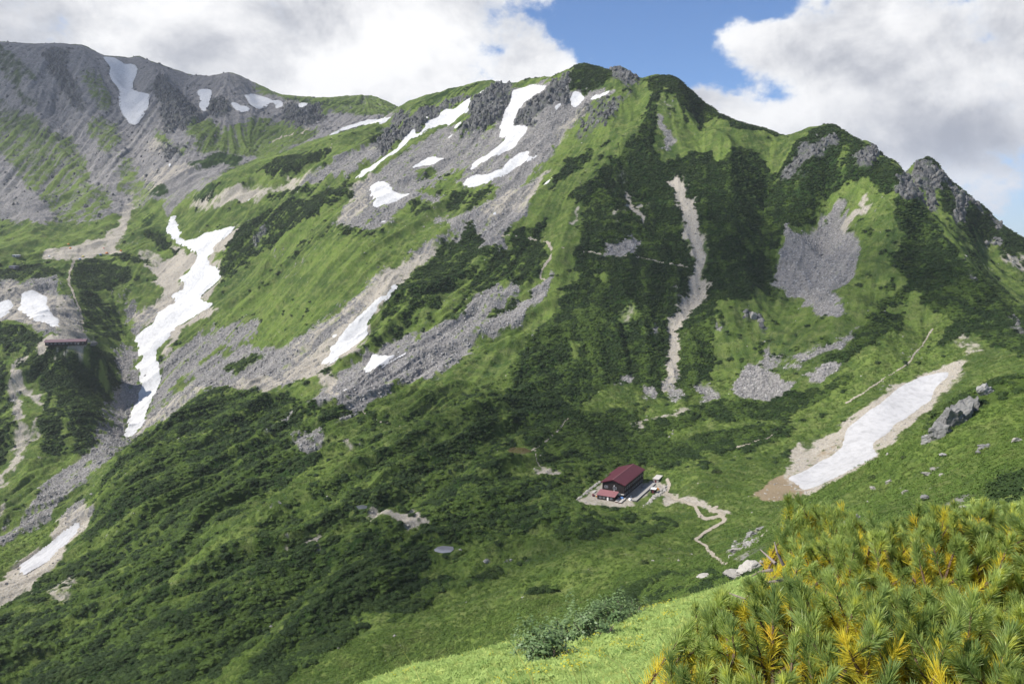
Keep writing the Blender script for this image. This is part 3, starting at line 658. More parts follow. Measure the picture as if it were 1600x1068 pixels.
SNOW = [
('long tongue-shaped snowfield below the notch of the far left ridge', '162,90 180,92 192,100 190,107 195,108 197,102 208,103 213,108 212,120 205,133 207,142 213,145 233,148 230,167 222,182 212,196 203,193 192,178 189,167 188,143 180,132 172,117 175,107 170,102'),
('small oval snow patch on the far ridge, right of the tongue-shaped snowfield', '309,146 312,141 328,140 329,148 325,167 320,174 311,168 315,157'),
('thin sliver of snow below the broad patch on the far ridge', '361,163 367,162 377,168 388,169 388,174 377,175 367,170'),
('broad ragged snow patch just under the crest of the far ridge', '383,150 400,150 417,155 427,158 439,158 441,167 433,171 431,163 420,160 415,167 403,171 392,165'),
('tiny snow fleck under the crest at the right of the far ridge', '467,163 480,162 475,168 468,168'),
('thin curved snow strip behind the green saddle where both ridges meet', '517,211 530,204 550,196 573,189 612,182 602,191 573,194 553,199 533,206 520,211'),
('long narrow diagonal snowfield running down beside the dark crags left of the summit', '555,278 567,267 587,255 607,240 620,233 633,217 648,199 647,208 658,208 670,190 683,182 697,172 710,172 720,163 735,153 732,167 730,177 717,185 707,195 695,193 683,197 667,202 657,212 643,217 630,230 613,242 600,248 587,262 570,273 558,279'),
('small snow streak above the long narrow diagonal snowfield', '653,192 668,182 667,187 655,193'),
('small snow chip right of the diagonal snowfield, above the grey scree', '710,198 722,188 718,197 712,199'),
('tiny snow chip on the grey scree under the dark crag', '698,218 702,212 710,211 700,219'),
('short snow wedge at the skyline between two crags', '747,150 750,143 760,139 753,147'),
('flat broken snow streak across the grey scree above the bright patch', '638,262 653,255 667,247 682,242 678,248 690,248 717,233 710,238 693,247 682,255 663,258 640,263'),
('rounded snow patch with a long right tail on the left edge of the scree', '580,290 592,283 600,283 607,288 613,297 630,304 648,302 630,308 617,315 600,320 583,323 582,317 587,312 579,305'),
('largest bright snowfield hanging from the skyline left of the summit', '733,263 737,257 753,245 767,238 780,228 790,215 780,212 783,197 788,183 792,170 800,155 800,143 815,138 833,132 852,133 853,137 843,145 830,152 818,160 808,175 803,187 803,195 813,197 825,202 817,212 803,230 800,232 777,243 765,247 743,260 737,265'),
('wide snow patch slanting below the largest hanging snowfield', '725,288 728,282 743,275 763,273 783,262 795,252 817,235 827,238 823,245 843,241 825,252 800,265 773,278 767,285 750,288 733,293'),
('small snow scrap between the two summit crags', '863,168 882,160 872,170 865,173'),
('forked snow patch right under the summit crag', '894,145 898,143 915,150 913,155 925,152 955,140 947,147 927,157 920,153 908,155 903,165 897,168 894,160'),
('thin snow sliver at the foot of the scree beside the green spur', '843,295 867,272 855,288 845,294'),
('small snow fleck high on the green bench left of the scree', '388,312 403,306 400,311'),
('short snow streak on the scree below the rounded patch', '583,355 603,343 600,348'),
('long winding snowfield filling the stream gully on the left', '262,350 267,337 277,332 273,343 277,350 282,364 277,371 290,376 307,373 317,368 323,363 340,359 350,356 367,353 360,363 347,374 335,384 333,394 325,401 328,414 343,424 345,434 333,444 320,453 312,464 317,471 333,473 323,484 307,493 293,499 273,513 267,523 255,536 242,544 242,556 247,569 250,586 248,599 242,616 233,633 227,643 228,654 217,669 205,681 193,679 200,668 200,656 207,639 217,626 218,613 222,596 218,579 212,569 223,564 225,559 215,554 218,543 210,528 230,514 240,506 247,488 263,479 275,473 267,459 287,456 288,446 280,434 293,426 305,411 310,399 298,389 283,381 273,376 267,369 260,359'),
('ragged snow patch above the long low lodge', '27,481 37,471 35,459 50,454 73,463 72,474 80,491 92,499 92,508 102,513 93,514 83,508 67,503 50,498 37,488'),
('small snow patch at the left edge of the valley head', '-24,476 0,474 15,469 20,478 13,489 0,497 -24,500'),
('long slanting snow blade in the brown chute of the middle slope', '502,569 517,553 518,543 528,533 533,523 550,501 567,488 582,473 600,459 620,443 622,448 608,463 593,473 585,486 577,503 573,519 568,528 560,536 543,548 527,558 510,568'),
('fish-shaped snow patch on the grey boulder field', '565,579 577,563 587,554 600,554 607,556 620,553 635,543 638,547 630,554 613,561 600,569 587,577 570,582'),
('tiny snow crumb left of the slanting snow blade', '518,526 528,518 523,528'),
('thin snow line at the foot of the boulder field', '533,611 570,598 550,608'),
('big smooth snowfield in the hollow on the right, ringed by brown earth', '1478,582 1480,589 1463,603 1458,613 1457,623 1440,634 1427,644 1413,654 1397,663 1390,673 1373,686 1363,693 1365,703 1372,710 1333,732 1307,745 1277,759 1257,765 1250,760 1243,754 1232,746 1260,734 1283,719 1300,712 1315,699 1320,684 1325,669 1342,656 1357,643 1377,629 1397,613 1417,599 1440,589 1460,584'),
('streaky grey snowfield at the lower left corner', '30,895 33,882 53,864 73,845 87,837 97,827 117,815 123,815 123,827 110,842 90,859 80,872 60,885 43,895'),
('small snow fleck beside the upper trail of the far valley', '262,258 268,256 267,262 262,262'),
('tiny snow scrap on the scree below the wide slanting patch', '766,334 775,330 776,334 768,338'),
]
# footpaths: a line of survey points and a width in pixels
PATHS = [
('trail climbing the meadow above the right snowfield', 2.6, '1458,515 1448,528 1440,542 1430,552 1422,566 1408,574 1396,580 1372,598 1350,612 1332,622 1318,632'),
('main trail leaving the hut towards the viewer', 7, '1043,748 1046,757 1040,770 1060,782 1085,792 1092,806 1104,810 1124,806 1134,812'),
('lower bends of the main trail', 7, '1132,806 1122,799 1108,798 1120,792'),
('main trail zigzag down to the rocks', 6, '1134,813 1118,822 1100,832 1088,842 1102,852 1110,864 1122,874 1134,882'),
('level path crossing the dark face', 2.2, '770,366 800,370 815,372 850,377 866,385 905,392 950,400 1000,403 1030,410 1060,415 1078,419'),
('steep path dropping to the grey boulders', 3.2, '853,378 862,390 861,404 848,420 843,432 852,440'),
('path across the green spur below the boulders', 2.2, '560,640 572,650 590,658 612,662 630,668'),
('path along the valley to the lodge', 4, '116,408 108,428 108,445 116,462 124,480 128,500 130,518'),
('path on the pine slope', 1.8, '790,585 800,600 812,612 822,618 834,628 848,642'),
('path through the pines above the hut', 2.2, '890,652 882,664 866,680 845,695 830,704'),
('trail fork beside the bare patch', 2.2, '836,704 838,718 846,730'),
('path across the far green saddle', 1.8, '425,222 440,214 470,208 484,200'),
('far path under the crags', 1.8, '515,234 520,222 517,212'),
('path over the meadow left of the trail', 2.0, '1210,662 1215,672 1200,685 1170,695 1150,700'),
]
def dense(p, closed=True, step=4.0):
    o = []
    q = p + [p[0]] if closed else p
    for (u0, v0), (u1, v1) in zip(q[:-1], q[1:]):
        n = max(1, int(math.hypot(u1 - u0, v1 - v0) / step))
        o += [(u0 + (u1 - u0) * k / n, v0 + (v1 - v0) * k / n) for k in range(n)]
    if not closed: o.append(p[-1])
    return o
def fill(p, M=None, w=1.0):
    """mask of the grid cells inside a surveyed outline"""
    ij = np.array([hit_idx(u, v) for u, v in dense(p)])
    T = np.zeros((NR, NC + 1), np.int16)
    A_, B_ = ij, np.roll(ij, -1, axis=0)
    for (x0, y0), (x1, y1) in zip(A_, B_):
        if y0 > y1: x0, y0, x1, y1 = x1, y1, x0, y0
        j0, j1 = int(math.ceil(y0)), int(math.ceil(y1))
        if j1 <= j0: continue
        j = np.arange(j0, min(j1, NR)); x = x0 + (x1 - x0) * (j - y0) / (y1 - y0)
        np.add.at(T, (j, np.clip(np.ceil(x), 0, NC).astype(int)), 1)
    return (np.cumsum(T, 1)[:, :NC] & 1).astype(bool)
cover = np.zeros((len(CLS), NR, NC), np.float32); cover[0] = 1
for c, w, s in LAND:
    m = fill(poly(s)); jj = np.where(m.any(1))[0]
    if not len(jj): print('no cells', c, s[:40]); continue
    sl = slice(jj[0], jj[-1] + 1); mm = m[sl].astype(np.float32) * w
    cover[:, sl] *= (1 - mm); cover[K[c], sl] += mm
# beyond the surveyed crests: broken pine, rock and grass
def blur(a, ri, rj):
    for ax, r in ((1, ri), (0, rj)):
        for _ in range(2):
            if r < 1: continue
            c = np.cumsum(a, axis=ax, dtype=np.float64)
            n = a.shape[ax]; hi = np.minimum(np.arange(n) + r, n - 1); lo = np.arange(n) - r - 1
            top = np.take(c, hi, axis=ax); bot = np.take(c, np.maximum(lo, 0), axis=ax)
            shp = [1, 1]; shp[ax] = n
            bot = bot * (lo >= 0).reshape(shp)
            a = ((top - bot) / (hi - np.maximum(lo, -1)).reshape(shp)).astype(np.float32)
    return a
print('land cover', round(time.time() - T0, 1))
# ragged edges: look the map up at slightly displaced places
amp = np.clip(YY / 700, 0.03, 1.25)
dx = (5.0 * fbm(XX / 26, YY / 26, 3, 61, .6) + 1.2 * vnoise(XX / 3.5, YY / 3.5, 64)) * amp
dy = (8.0 * fbm(XX / 26, YY / 26, 3, 71, .6) + 1.8 * vnoise(XX / 3.5, YY / 3.5, 74)) * amp
drow = np.gradient(Yr)
II = np.clip(np.round(np.interp(((XX + dx) / YY).ravel(), acol, np.arange(NC))).reshape(XX.shape), 0, NC - 1).astype(np.int32)
JJ = np.clip(np.round(np.interp((YY + dy).ravel(), Yr, np.arange(NR))).reshape(XX.shape), 0, NR - 1).astype(np.int32)
cov = np.stack([blur(cover[k], 2, 2)[JJ, II] for k in range(len(CLS))])
# speckle: partly covered ground breaks into patches
n_big = fbm(XX / 22, YY / 30, 4, 81, .62)
n_fin = fbm(XX / 5.0, YY / 6.0, 3, 91, .65)
def patch(k, a, b): return 0.55 * fbm(XX / a, YY / (a * 1.3), 3, 100 + 7 * k, .65) + 0.35 * vnoise(XX / b, YY / b, 130 + k)
stq = (st1 + st2) * (YY > 350)
score = np.stack([cov[k] * 1.0 + (cov[k] > 0.02) * (cov[k] < 0.98) * (0.5 * patch(k, (14, 16, 9, 9, 12, 12)[k], (4, 5, 2.2, 2.2, 4, 4)[k]) + np.where((AA > 0) & (YY < 1400), .07, .16) * (1, -1, -1, 1, -1, 1)[k] * stq) for k in range(len(CLS))])
score = np.exp(np.clip(score * 9, -20, 20)) * (cov > 0.02)
cov = score / np.maximum(score.sum(0), 1e-6)
# openings of grass in the lower pine scrub, drawn out down the slope
op = sstep(0.7 * fbm(rx_ / 16, ry_ / 52, 4, 145, .62) + 0.5 * fbm(XX / 70, YY / 90, 2, 147) + .16 * stq, 0.27, 0.52) * (YY < 1100)
op *= np.where((AA > 0.02) & (YY > 480), 0.16, np.where(AA < -.3, .75, .9))
mv = op * cov[1]
cov[0] += mv; cov[1] -= mv
# paler green shrubs mixed into the dark pine
low_ = 1 - sstep(YY, 620, 900) * 0.75 + 0.25 * (1 - sstep(YY, 500, 700)) * (AA < .1)
leafy = sstep(0.8 * fbm(XX / 13, YY / 17, 3, 155, .6) + 0.6 * fbm(rx_ / 45, ry_ / 110, 2, 157) + 0.25 * st2, 0.28 - 0.42 * low_, 0.62 - 0.35 * low_).astype(np.float32)
# a few pine cushions dotted over the meadows
dots = sstep(fbm(XX / 11, YY / 13, 3, 140, .5) + 0.75 * vnoise(XX / 75, YY / 75, 150), 0.72, 0.95) * (YY > 380) * (YY < 1450)
mv = dots * cov[0] * 0.9
cov[1] += mv; cov[0] -= mv
stones = sstep(vnoise(XX / 3.2, YY / 3.6, 160) + 0.8 * vnoise(XX / 40, YY / 40, 163), 1.05, 1.25) * (YY > 120) * (YY < 1500)
mv = stones * cov[0] * 0.8
cov[2] += mv; cov[0] -= mv
# snow and paths
snow_ids = np.zeros((NR, NC), np.int16); snow = np.zeros((NR, NC), np.float32)
for k, (lab, s) in enumerate(SNOW):
    m = fill(poly(s)); snow_ids[m] = k + 1
smk = snow_ids > 0
sdx = dx * 0.22; sdy = dy * 0.22
I2 = np.clip(np.round(np.interp(((XX + sdx) / YY).ravel(), acol, np.arange(NC))).reshape(XX.shape), 0, NC - 1).astype(np.int32)
J2 = np.clip(np.round(np.interp((YY + sdy).ravel(), Yr, np.arange(NR))).reshape(XX.shape), 0, NR - 1).astype(np.int32)
smk = smk[J2, I2]; snow_ids = snow_ids[J2, I2]
snow = blur(smk.astype(np.float32), 2, 2)
# nearest id for the fringe cells
ids = snow_ids.copy()
for _ in range(4):
    for sh in ((0, 1), (0, -1), (1, 0), (-1, 0)):
        r = np.roll(ids, sh, (0, 1)); ids = np.where((ids == 0) & (r > 0), r, ids)
path = np.zeros((NR, NC), np.float32); path_ids = np.zeros((NR, NC), np.int16)
for k, (lab, wpx, s) in enumerate(PATHS):
    wpx = wpx * (0.7 if wpx > 3 else 0.85)
    p = dense(poly(s), False, 5)
    for (u0, v0), (u1, v1) in zip(p[:-1], p[1:]):
        L = math.hypot(u1 - u0, v1 - v0) or 1; nx, ny = -(v1 - v0) / L * wpx / 2, (u1 - u0) / L * wpx / 2
        ex, ey = (u1 - u0) / L * wpx * .35, (v1 - v0) / L * wpx * .35
        m = fill([(u0 + nx - ex, v0 + ny - ey), (u1 + nx + ex, v1 + ny + ey), (u1 - nx + ex, v1 - ny + ey), (u0 - nx - ex, v0 - ny - ey)])
        path_ids[m] = k + 1
I3 = np.clip(2 * I2 - np.arange(NC)[None, :], 0, NC - 1); J3 = np.clip(2 * J2 - np.arange(NR)[:, None], 0, NR - 1)
path_ids = path_ids[J2, I2]
path = blur((path_ids > 0).astype(np.float32), 1, 1)
print('paths', round(time.time() - T0, 1))
# ------------------------------------------------------------------ fine relief by cover
near = sstep(YY, 60, 300)
yard = np.zeros_like(XX)
for (sx, sy, sz), (rx, ry) in ((HUT, (20, 18)), (LODGE, (27, 9)), (PONDS[0], (6, 7)), (PONDS[1], (4.5, 5.5)), (PONDS[2], (9, 9))):
    d = np.sqrt(((XX - sx) / rx) ** 2 + ((YY - sy) / ry) ** 2); yard = np.maximum(yard, 1 - sstep(d, 1.0, 1.35))
quiet = (1 - sstep(snow, 0.05, 0.5)) * (1 - 0.8 * sstep(path, 0.1, 0.6)) * (1 - yard)
billow = np.abs(vnoise(XX / 5.5, YY / 5.5, 201)) + 0.6 * np.abs(vnoise(XX / 2.6, YY / 2.6, 202))
fine = vnoise(XX / 1.7, YY / 1.9, 203)
pinew = blur(cov[1], 1, 1)
det = pinew * (1.3 - 1.0 * billow + 0.35 * fine) * near
det += cov[2] * (0.75 * vnoise(XX / 2.3, YY / 2.6, 205) + 0.8 * vnoise(XX / 7, YY / 7, 206)) * near
det += cov[3] * 0.25 * vnoise(XX / 3, YY / 3, 207) * near
rk = ridged(wx / 26, wy / 34, 4, 211, .6) - 0.5
rk2 = np.abs(vnoise(XX / 9, YY / 12, 215)) - 0.3
rockw = blur(cov[4], 2, 2)
det += rockw * (16 * rk + 6 * rk2 + 1.2 * fine) * (1 - 0.55 * crest)
det += cov[0] * (0.45 * vnoise(XX / 4.2, YY / 4.2, 220) + 0.9 * vnoise(XX / 13, YY / 15, 221) + 0.2 * fine) * near
terr = sstep(ZZ, -250, 400)
ZF = ZZ + det * quiet
nearw = (1 - near)
ZF = ZF + nearw * (0.05 * vnoise(XX / 0.6, YY / 0.6, 230) * sstep(YY, 2, 5) + 0.22 * vnoise(XX / 3.1, YY / 3.1, 231) * sstep(YY, 6, 30)) 
ZF = ZF.astype(np.float32)
def gz(x, y):
    """height of the finished ground"""
    fi = np.interp(np.asarray(x) / np.asarray(y), acol, np.arange(NC)); fj = np.interp(y, Yr, np.arange(NR))
    return bil(ZF, np.atleast_1d(fi), np.atleast_1d(fj))
print('relief', round(time.time() - T0, 1))
# ------------------------------------------------------------------ object helpers
def tag(o, label=None, cat=None, group=None, kind=None):
    if label: o['label'] = label
    if cat: o['category'] = cat
    if group: o['group'] = group
    if kind: o['kind'] = kind
    return o
def link(name, me, mat=None, parent=None):
    o = bpy.data.objects.new(name, me); COL.objects.link(o)
    if mat is not None: me.materials.append(mat)
    if parent is not None: o.parent = parent
    return o
def np_mesh(name, V, F, smooth=True):
    """V (n,3), F (m,4) or (m,3)"""
    me = bpy.data.meshes.new(name); V = np.ascontiguousarray(V, np.float32); F = np.ascontiguousarray(F, np.int32)
    k = F.shape[1]
    me.vertices.add(len(V)); me.vertices.foreach_set('co', V.ravel())
    me.loops.add(F.size); me.loops.foreach_set('vertex_index', F.ravel())
    me.polygons.add(len(F)); me.polygons.foreach_set('loop_start', np.arange(0, F.size, k, dtype=np.int32))
    me.polygons.foreach_set('loop_total', np.full(len(F), k, np.int32))
    if smooth: me.polygons.foreach_set('use_smooth', np.ones(len(F), bool))
    me.update(calc_edges=True)
    return me
def grid_sub(name, fm, Z, extra=0.0, attrs=None):
    """mesh of the grid faces chosen by fm (NR-1, NC-1)"""
    j, i = np.where(fm); a = j * NC + i
    F = np.stack([a, a + 1, a + NC + 1, a + NC], 1)
    used, inv = np.unique(F, return_inverse=True)
    V = np.stack([XX.ravel()[used], YY.ravel()[used], (Z.ravel()[used] + extra)], 1)
    me = np_mesh(name, V, inv.reshape(F.shape))
    for nm, arr in (attrs or {}).items():
        at_ = me.attributes.new(nm, 'FLOAT_COLOR', 'POINT')
        buf = np.ones((len(used), 4), np.float32); 
        for q, ar in enumerate(arr): buf[:, q] = ar.ravel()[used]
        at_.data.foreach_set('color', buf.ravel())
    return me
# ------------------------------------------------------------------ materials
def material(name):
    m = bpy.data.materials.new(name); m.use_nodes = True
    nt = m.node_tree; g = NG(nt); b = nt.nodes['Principled BSDF']
    b.inputs['Roughness'].default_value = 0.9
    b.inputs['Specular IOR Level'].default_value = 0.2
    return m, g, b
def plain(name, col, rough=0.7, var=0.15, scale=2.0, spec=0.3, metal=0.0, coords='Object'):
    m, g, b = material(name)
    t = g.nt.nodes.new('ShaderNodeTexCoord')
    n = g.noise(t.outputs[coords], scale, 5, 0.6)
    c = tuple(col)
    g.put(b.inputs['Base Color'], g.mix(n, tuple(x * (1 - var) for x in c), tuple(min(1, x * (1 + var)) for x in c)))
    b.inputs['Roughness'].default_value = rough; b.inputs['Specular IOR Level'].default_value = spec; b.inputs['Metallic'].default_value = metal
    return m
GRASS_A, GRASS_B, GRASS_C = (0.045, 0.076, 0.020), (0.120, 0.174, 0.037), (0.190, 0.208, 0.075)
PINE_A, PINE_B = (0.012, 0.026, 0.009), (0.032, 0.060, 0.014)
def land_material():
    m, g, b = material('land')
    t = g.nt.nodes.new('ShaderNodeTexCoord'); P_ = t.outputs['Object']
    def attr(n):
        a = g.nt.nodes.new('ShaderNodeAttribute'); a.attribute_name = n
        s = g.nt.nodes.new('ShaderNodeSeparateColor'); g.L(a.outputs['Color'], s.inputs[0]); return s.outputs
    c1 = attr('cover_a'); c2 = attr('cover_b')
    q_ = g.nt.nodes.new('ShaderNodeAttribute'); q_.attribute_name = 'cover_a'; ca_alpha = q_.outputs['Alpha']
    q2 = g.nt.nodes.new('ShaderNodeAttribute'); q2.attribute_name = 'cover_b'; streaks = q2.outputs['Alpha']
    nb = g.noise(P_, 0.012, 5, 0.6); nm = g.noise(P_, 0.11, 5, 0.65); nf = g.noise(P_, 0.9, 4, 0.7); nff = g.noise(P_, 4.0, 4, 0.7)
    gr = g.mix(g.ramp(nb, 0.36, 0.64), GRASS_A, GRASS_B)
    gr = g.mix(g.ramp(nm, 0.42, 0.68, 0, 0.65), gr, GRASS_C)
    gr = g.mix(g.ramp(nf, 0.40, 0.72, 0, 0.75), gr, GRASS_A)
    gr = g.mix(g.ramp(streaks, 0.45, 0.95, 0, 0.6), gr, (0.150, 0.200, 0.047)); gr = g.mix(g.ramp(streaks, 0.5, 0.1, 0, 0.55), gr, (0.040, 0.072, 0.022))
    gr = g.mix(g.ramp(c2[1], 0.0, 1.0, 0.0, 0.75), gr, (0.22, 0.30, 0.065))
    pn = g.mix(g.ramp(nf, 0.3, 0.7), PINE_A, PINE_B)
    pn = g.mix(g.m('MULTIPLY', ca_alpha, 0.8), pn, (0.060, 0.092, 0.020))
    vc = g.voro(P_, 0.55); vc2 = g.voro(P_, 1.7)
    sv = g.nt.nodes.new('ShaderNodeSeparateColor'); g.L(vc, sv.inputs[0])
    sv2 = g.nt.nodes.new('ShaderNodeSeparateColor'); g.L(vc2, sv2.inputs[0])
    k = g.m('ADD', g.m('MULTIPLY', sv.outputs[0], 0.5), g.m('MULTIPLY', sv2.outputs[1], 0.5))
    sc = g.mix(k, (0.11, 0.105, 0.104), (0.33, 0.312, 0.30))
    sc = g.mix(g.ramp(nm, 0.4, 0.7, 0, 0.45), sc, (0.25, 0.235, 0.21)); sc = g.mix(g.ramp(streaks, 0.5, 0.9, 0, 0.45), sc, (0.34, 0.32, 0.295)); sc = g.mix(g.ramp(streaks, 0.45, 0.1, 0, 0.4), sc, (0.13, 0.135, 0.115))
    di = g.mix(g.ramp(nf, 0.3, 0.7), (0.24, 0.205, 0.155), (0.46, 0.41, 0.335))
    di = g.mix(g.m('MULTIPLY', sv2.outputs[0], 0.5), di, (0.36, 0.35, 0.33))
    ro = g.mix(g.ramp(nf, 0.3, 0.75), (0.040, 0.042, 0.046), (0.20, 0.195, 0.19))
    ro = g.mix(g.ramp(nm, 0.45, 0.7, 0, 0.6), ro, (0.06, 0.085, 0.035))
    ru = g.mix(nf, (0.20, 0.15, 0.095), (0.30, 0.24, 0.16))
    col = g.mix(c1[0], gr, pn)
    # weights add up to one, so blend one after another by their share
    def over(col, w, c): return g.mix(w, col, c)
    col = over(col, c1[1], sc); col = over(col, c1[2], di); col = over(col, c2[0], ro); col = over(col, c2[2], ru)
    g.put(b.inputs['Base Color'], col)
    bump = g.nt.nodes.new('ShaderNodeBump'); bump.inputs['Strength'].default_value = 0.8; bump.inputs['Distance'].default_value = 0.8
    hgt = g.m('ADD', g.m('MULTIPLY', nf, 1.0), g.m('MULTIPLY', k, g.m('ADD', g.m('MULTIPLY', c1[1], 0.9), 0.0)))
    g.put(bump.inputs['Height'], g.m('ADD', hgt, g.m('MULTIPLY', nff, 0.35)))
    g.L(bump.outputs[0], b.inputs['Normal'])
    b.inputs['Roughness'].default_value = 1.0; b.inputs['Specular IOR Level'].default_value = 0.05
    return m
LANDMAT = land_material()
fg = (1 - sstep(YY, 34, 60)) * (1 - sstep(AA, .3, .42))
# successive blending shares
w = [cov[k] for k in range(len(CLS))]
def share(num, parts): return num / np.maximum(parts, 1e-5)
s_p = share(w[1], w[0] + w[1]); s_s = share(w[2], w[0] + w[1] + w[2]); s_d = share(w[3], w[0] + w[1] + w[2] + w[3])
s_r = share(w[4], w[0] + w[1] + w[2] + w[3] + w[4]); s_u = share(w[5], sum(w))
me = grid_sub('terrain', np.ones((NR - 1, NC - 1), bool), ZF, 0, {'cover_a': (s_p, s_s, s_d, leafy), 'cover_b': (s_r, fg, s_u, np.clip(.5 + .13 * (st1 + st2), 0, 1))})
terrain = tag(link('terrain', me, LANDMAT), 'alpine ground of meadow, dark pine scrub, grey scree and crags rising to the ridges', kind='structure')
print('terrain mesh', round(time.time() - T0, 1))
# snowfields
def snow_material(nm_, tone):
    m, g, b = material(nm_)
    t = g.nt.nodes.new('ShaderNodeTexCoord'); P_ = t.outputs['Object']
    st = g.noise(g.vm('MULTIPLY', P_, (1, 0.5, 1)), 0.30, 6, 0.65, 0.1); f = g.noise(P_, 0.8, 4, 0.6)
    c = g.mix(g.ramp(st, 0.42, 0.68, 0, 0.75), tone, tuple(c * .72 for c in tone))
    c = g.mix(g.ramp(f, 0.52, 0.75, 0, 0.35), c, (0.40, 0.375, 0.34))
    c = g.mix(g.ramp(g.noise(P_, 1.6, 3, .6), .58, .72, 0, .5), c, (0.30, 0.28, 0.25))
    g.put(b.inputs['Base Color'], c)
    bump = g.nt.nodes.new('ShaderNodeBump'); bump.inputs['Strength'].default_value = 0.35; bump.inputs['Distance'].default_value = 0.4
    g.L(g.voro(P_, 0.9, 'SMOOTH_F1', 'Distance'), bump.inputs['Height']); g.L(bump.outputs[0], b.inputs['Normal'])
    return m
SNOWMAT = snow_material('old_snow', (0.56, 0.555, 0.55)); GREYSNOW = snow_material('grey_old_snow', (0.43, 0.425, 0.43))
ZS = blur(ZF, 3, 3) + 2.0 * sstep(YY, 1450, 1600) + (np.clip(snow, 0, 1) - 0.42) * np.clip(YY / 800, 0.4, 1.6) * 1.1 + 0.10 * vnoise(XX / 7, YY / 9, 300) + 0.07 * vnoise(XX / 2.4, YY / 2.4, 301)
ZS = np.where(snow > 0.55, np.maximum(ZS, ZF + .06), ZS)
fs = (snow > 0.22); fmask = fs[:-1, :-1] & fs[1:, :-1] & fs[:-1, 1:] & fs[1:, 1:]
fid = ids[:-1, :-1]
for k, (lab, s) in enumerate(SNOW):
    fm = fmask & (fid == k + 1)
    if fm.sum() < 3: print('snow lost', lab, fm.sum()); continue
    tag(link('snowfield', grid_sub('snowfield', fm, ZS), GREYSNOW if ('big smooth' in lab or 'streaky' in lab) else SNOWMAT), lab, 'snow patch', 'old snow patches on the slopes')
# footpaths lie a hand's breadth proud of the turf
PATHMAT = plain('trodden_path', (0.31, 0.275, 0.22), 0.95, 0.7, 1.1, 0.1)
fp = path > 0.3; fmask = fp[:-1, :-1] & fp[1:, :-1] & fp[:-1, 1:] & fp[1:, 1:]
pids = path_ids.copy()
for _ in range(3):
    for sh in ((0, 1), (0, -1), (1, 0), (-1, 0)):
        r = np.roll(pids, sh, (0, 1)); pids = np.where((pids == 0) & (r > 0), r, pids)
for k, (lab, wpx, s) in enumerate(PATHS):
    fm = fmask & (pids[:-1, :-1] == k + 1)
    if fm.sum() < 3: print('path lost', lab); continue
    lift = 0.22
    tag(link('footpath', grid_sub('footpath', fm, ZF + lift), PATHMAT), lab, kind='structure')
print('snow', round(time.time() - T0, 1))
# ------------------------------------------------------------------ scattered ground cover
rng = np.random.default_rng(11)
TF = ZF / YY
vis = (TF >= np.maximum.accumulate(TF, axis=0) - 0.018)
vis |= (TF >= np.maximum.accumulate(TF, axis=0) - 2.2 / YY)
vis &= (np.abs(AA) < 0.80)
cell = (np.gradient(acol)[None, :] * YY) * drow[:, None]
nosnow = (1 - sstep(snow, 0.05, 0.4)) * (1 - sstep(path, 0.05, 0.5)) * (1 - yard) ** 2
def sites(weight, per_area, limit, y0, y1):
    w_ = (cell * weight * per_area * vis * nosnow * (YY > y0) * (YY < y1)).ravel().astype(np.float64)
    tot = w_.sum(); n = int(min(limit, tot))
    c = np.cumsum(w_); idx = np.searchsorted(c, rng.random(n) * tot)
    idx = np.clip(idx, 0, w_.size - 1); j, i = np.divmod(idx, NC)
    j = np.clip(j, 1, NR - 2); i = np.clip(i, 1, NC - 2)
    y = Yr[j] + (rng.random(n) - .5) * drow[j]; a = acol[i] + (rng.random(n) - .5) * np.gradient(acol)[i]
    x = a * y
    fi = np.interp(a, acol, np.arange(NC)); fj = np.interp(y, Yr, np.arange(NR))
    print('   sites', n, 'wanted', int(tot))
    return x, y, bil(ZF, fi, fj)
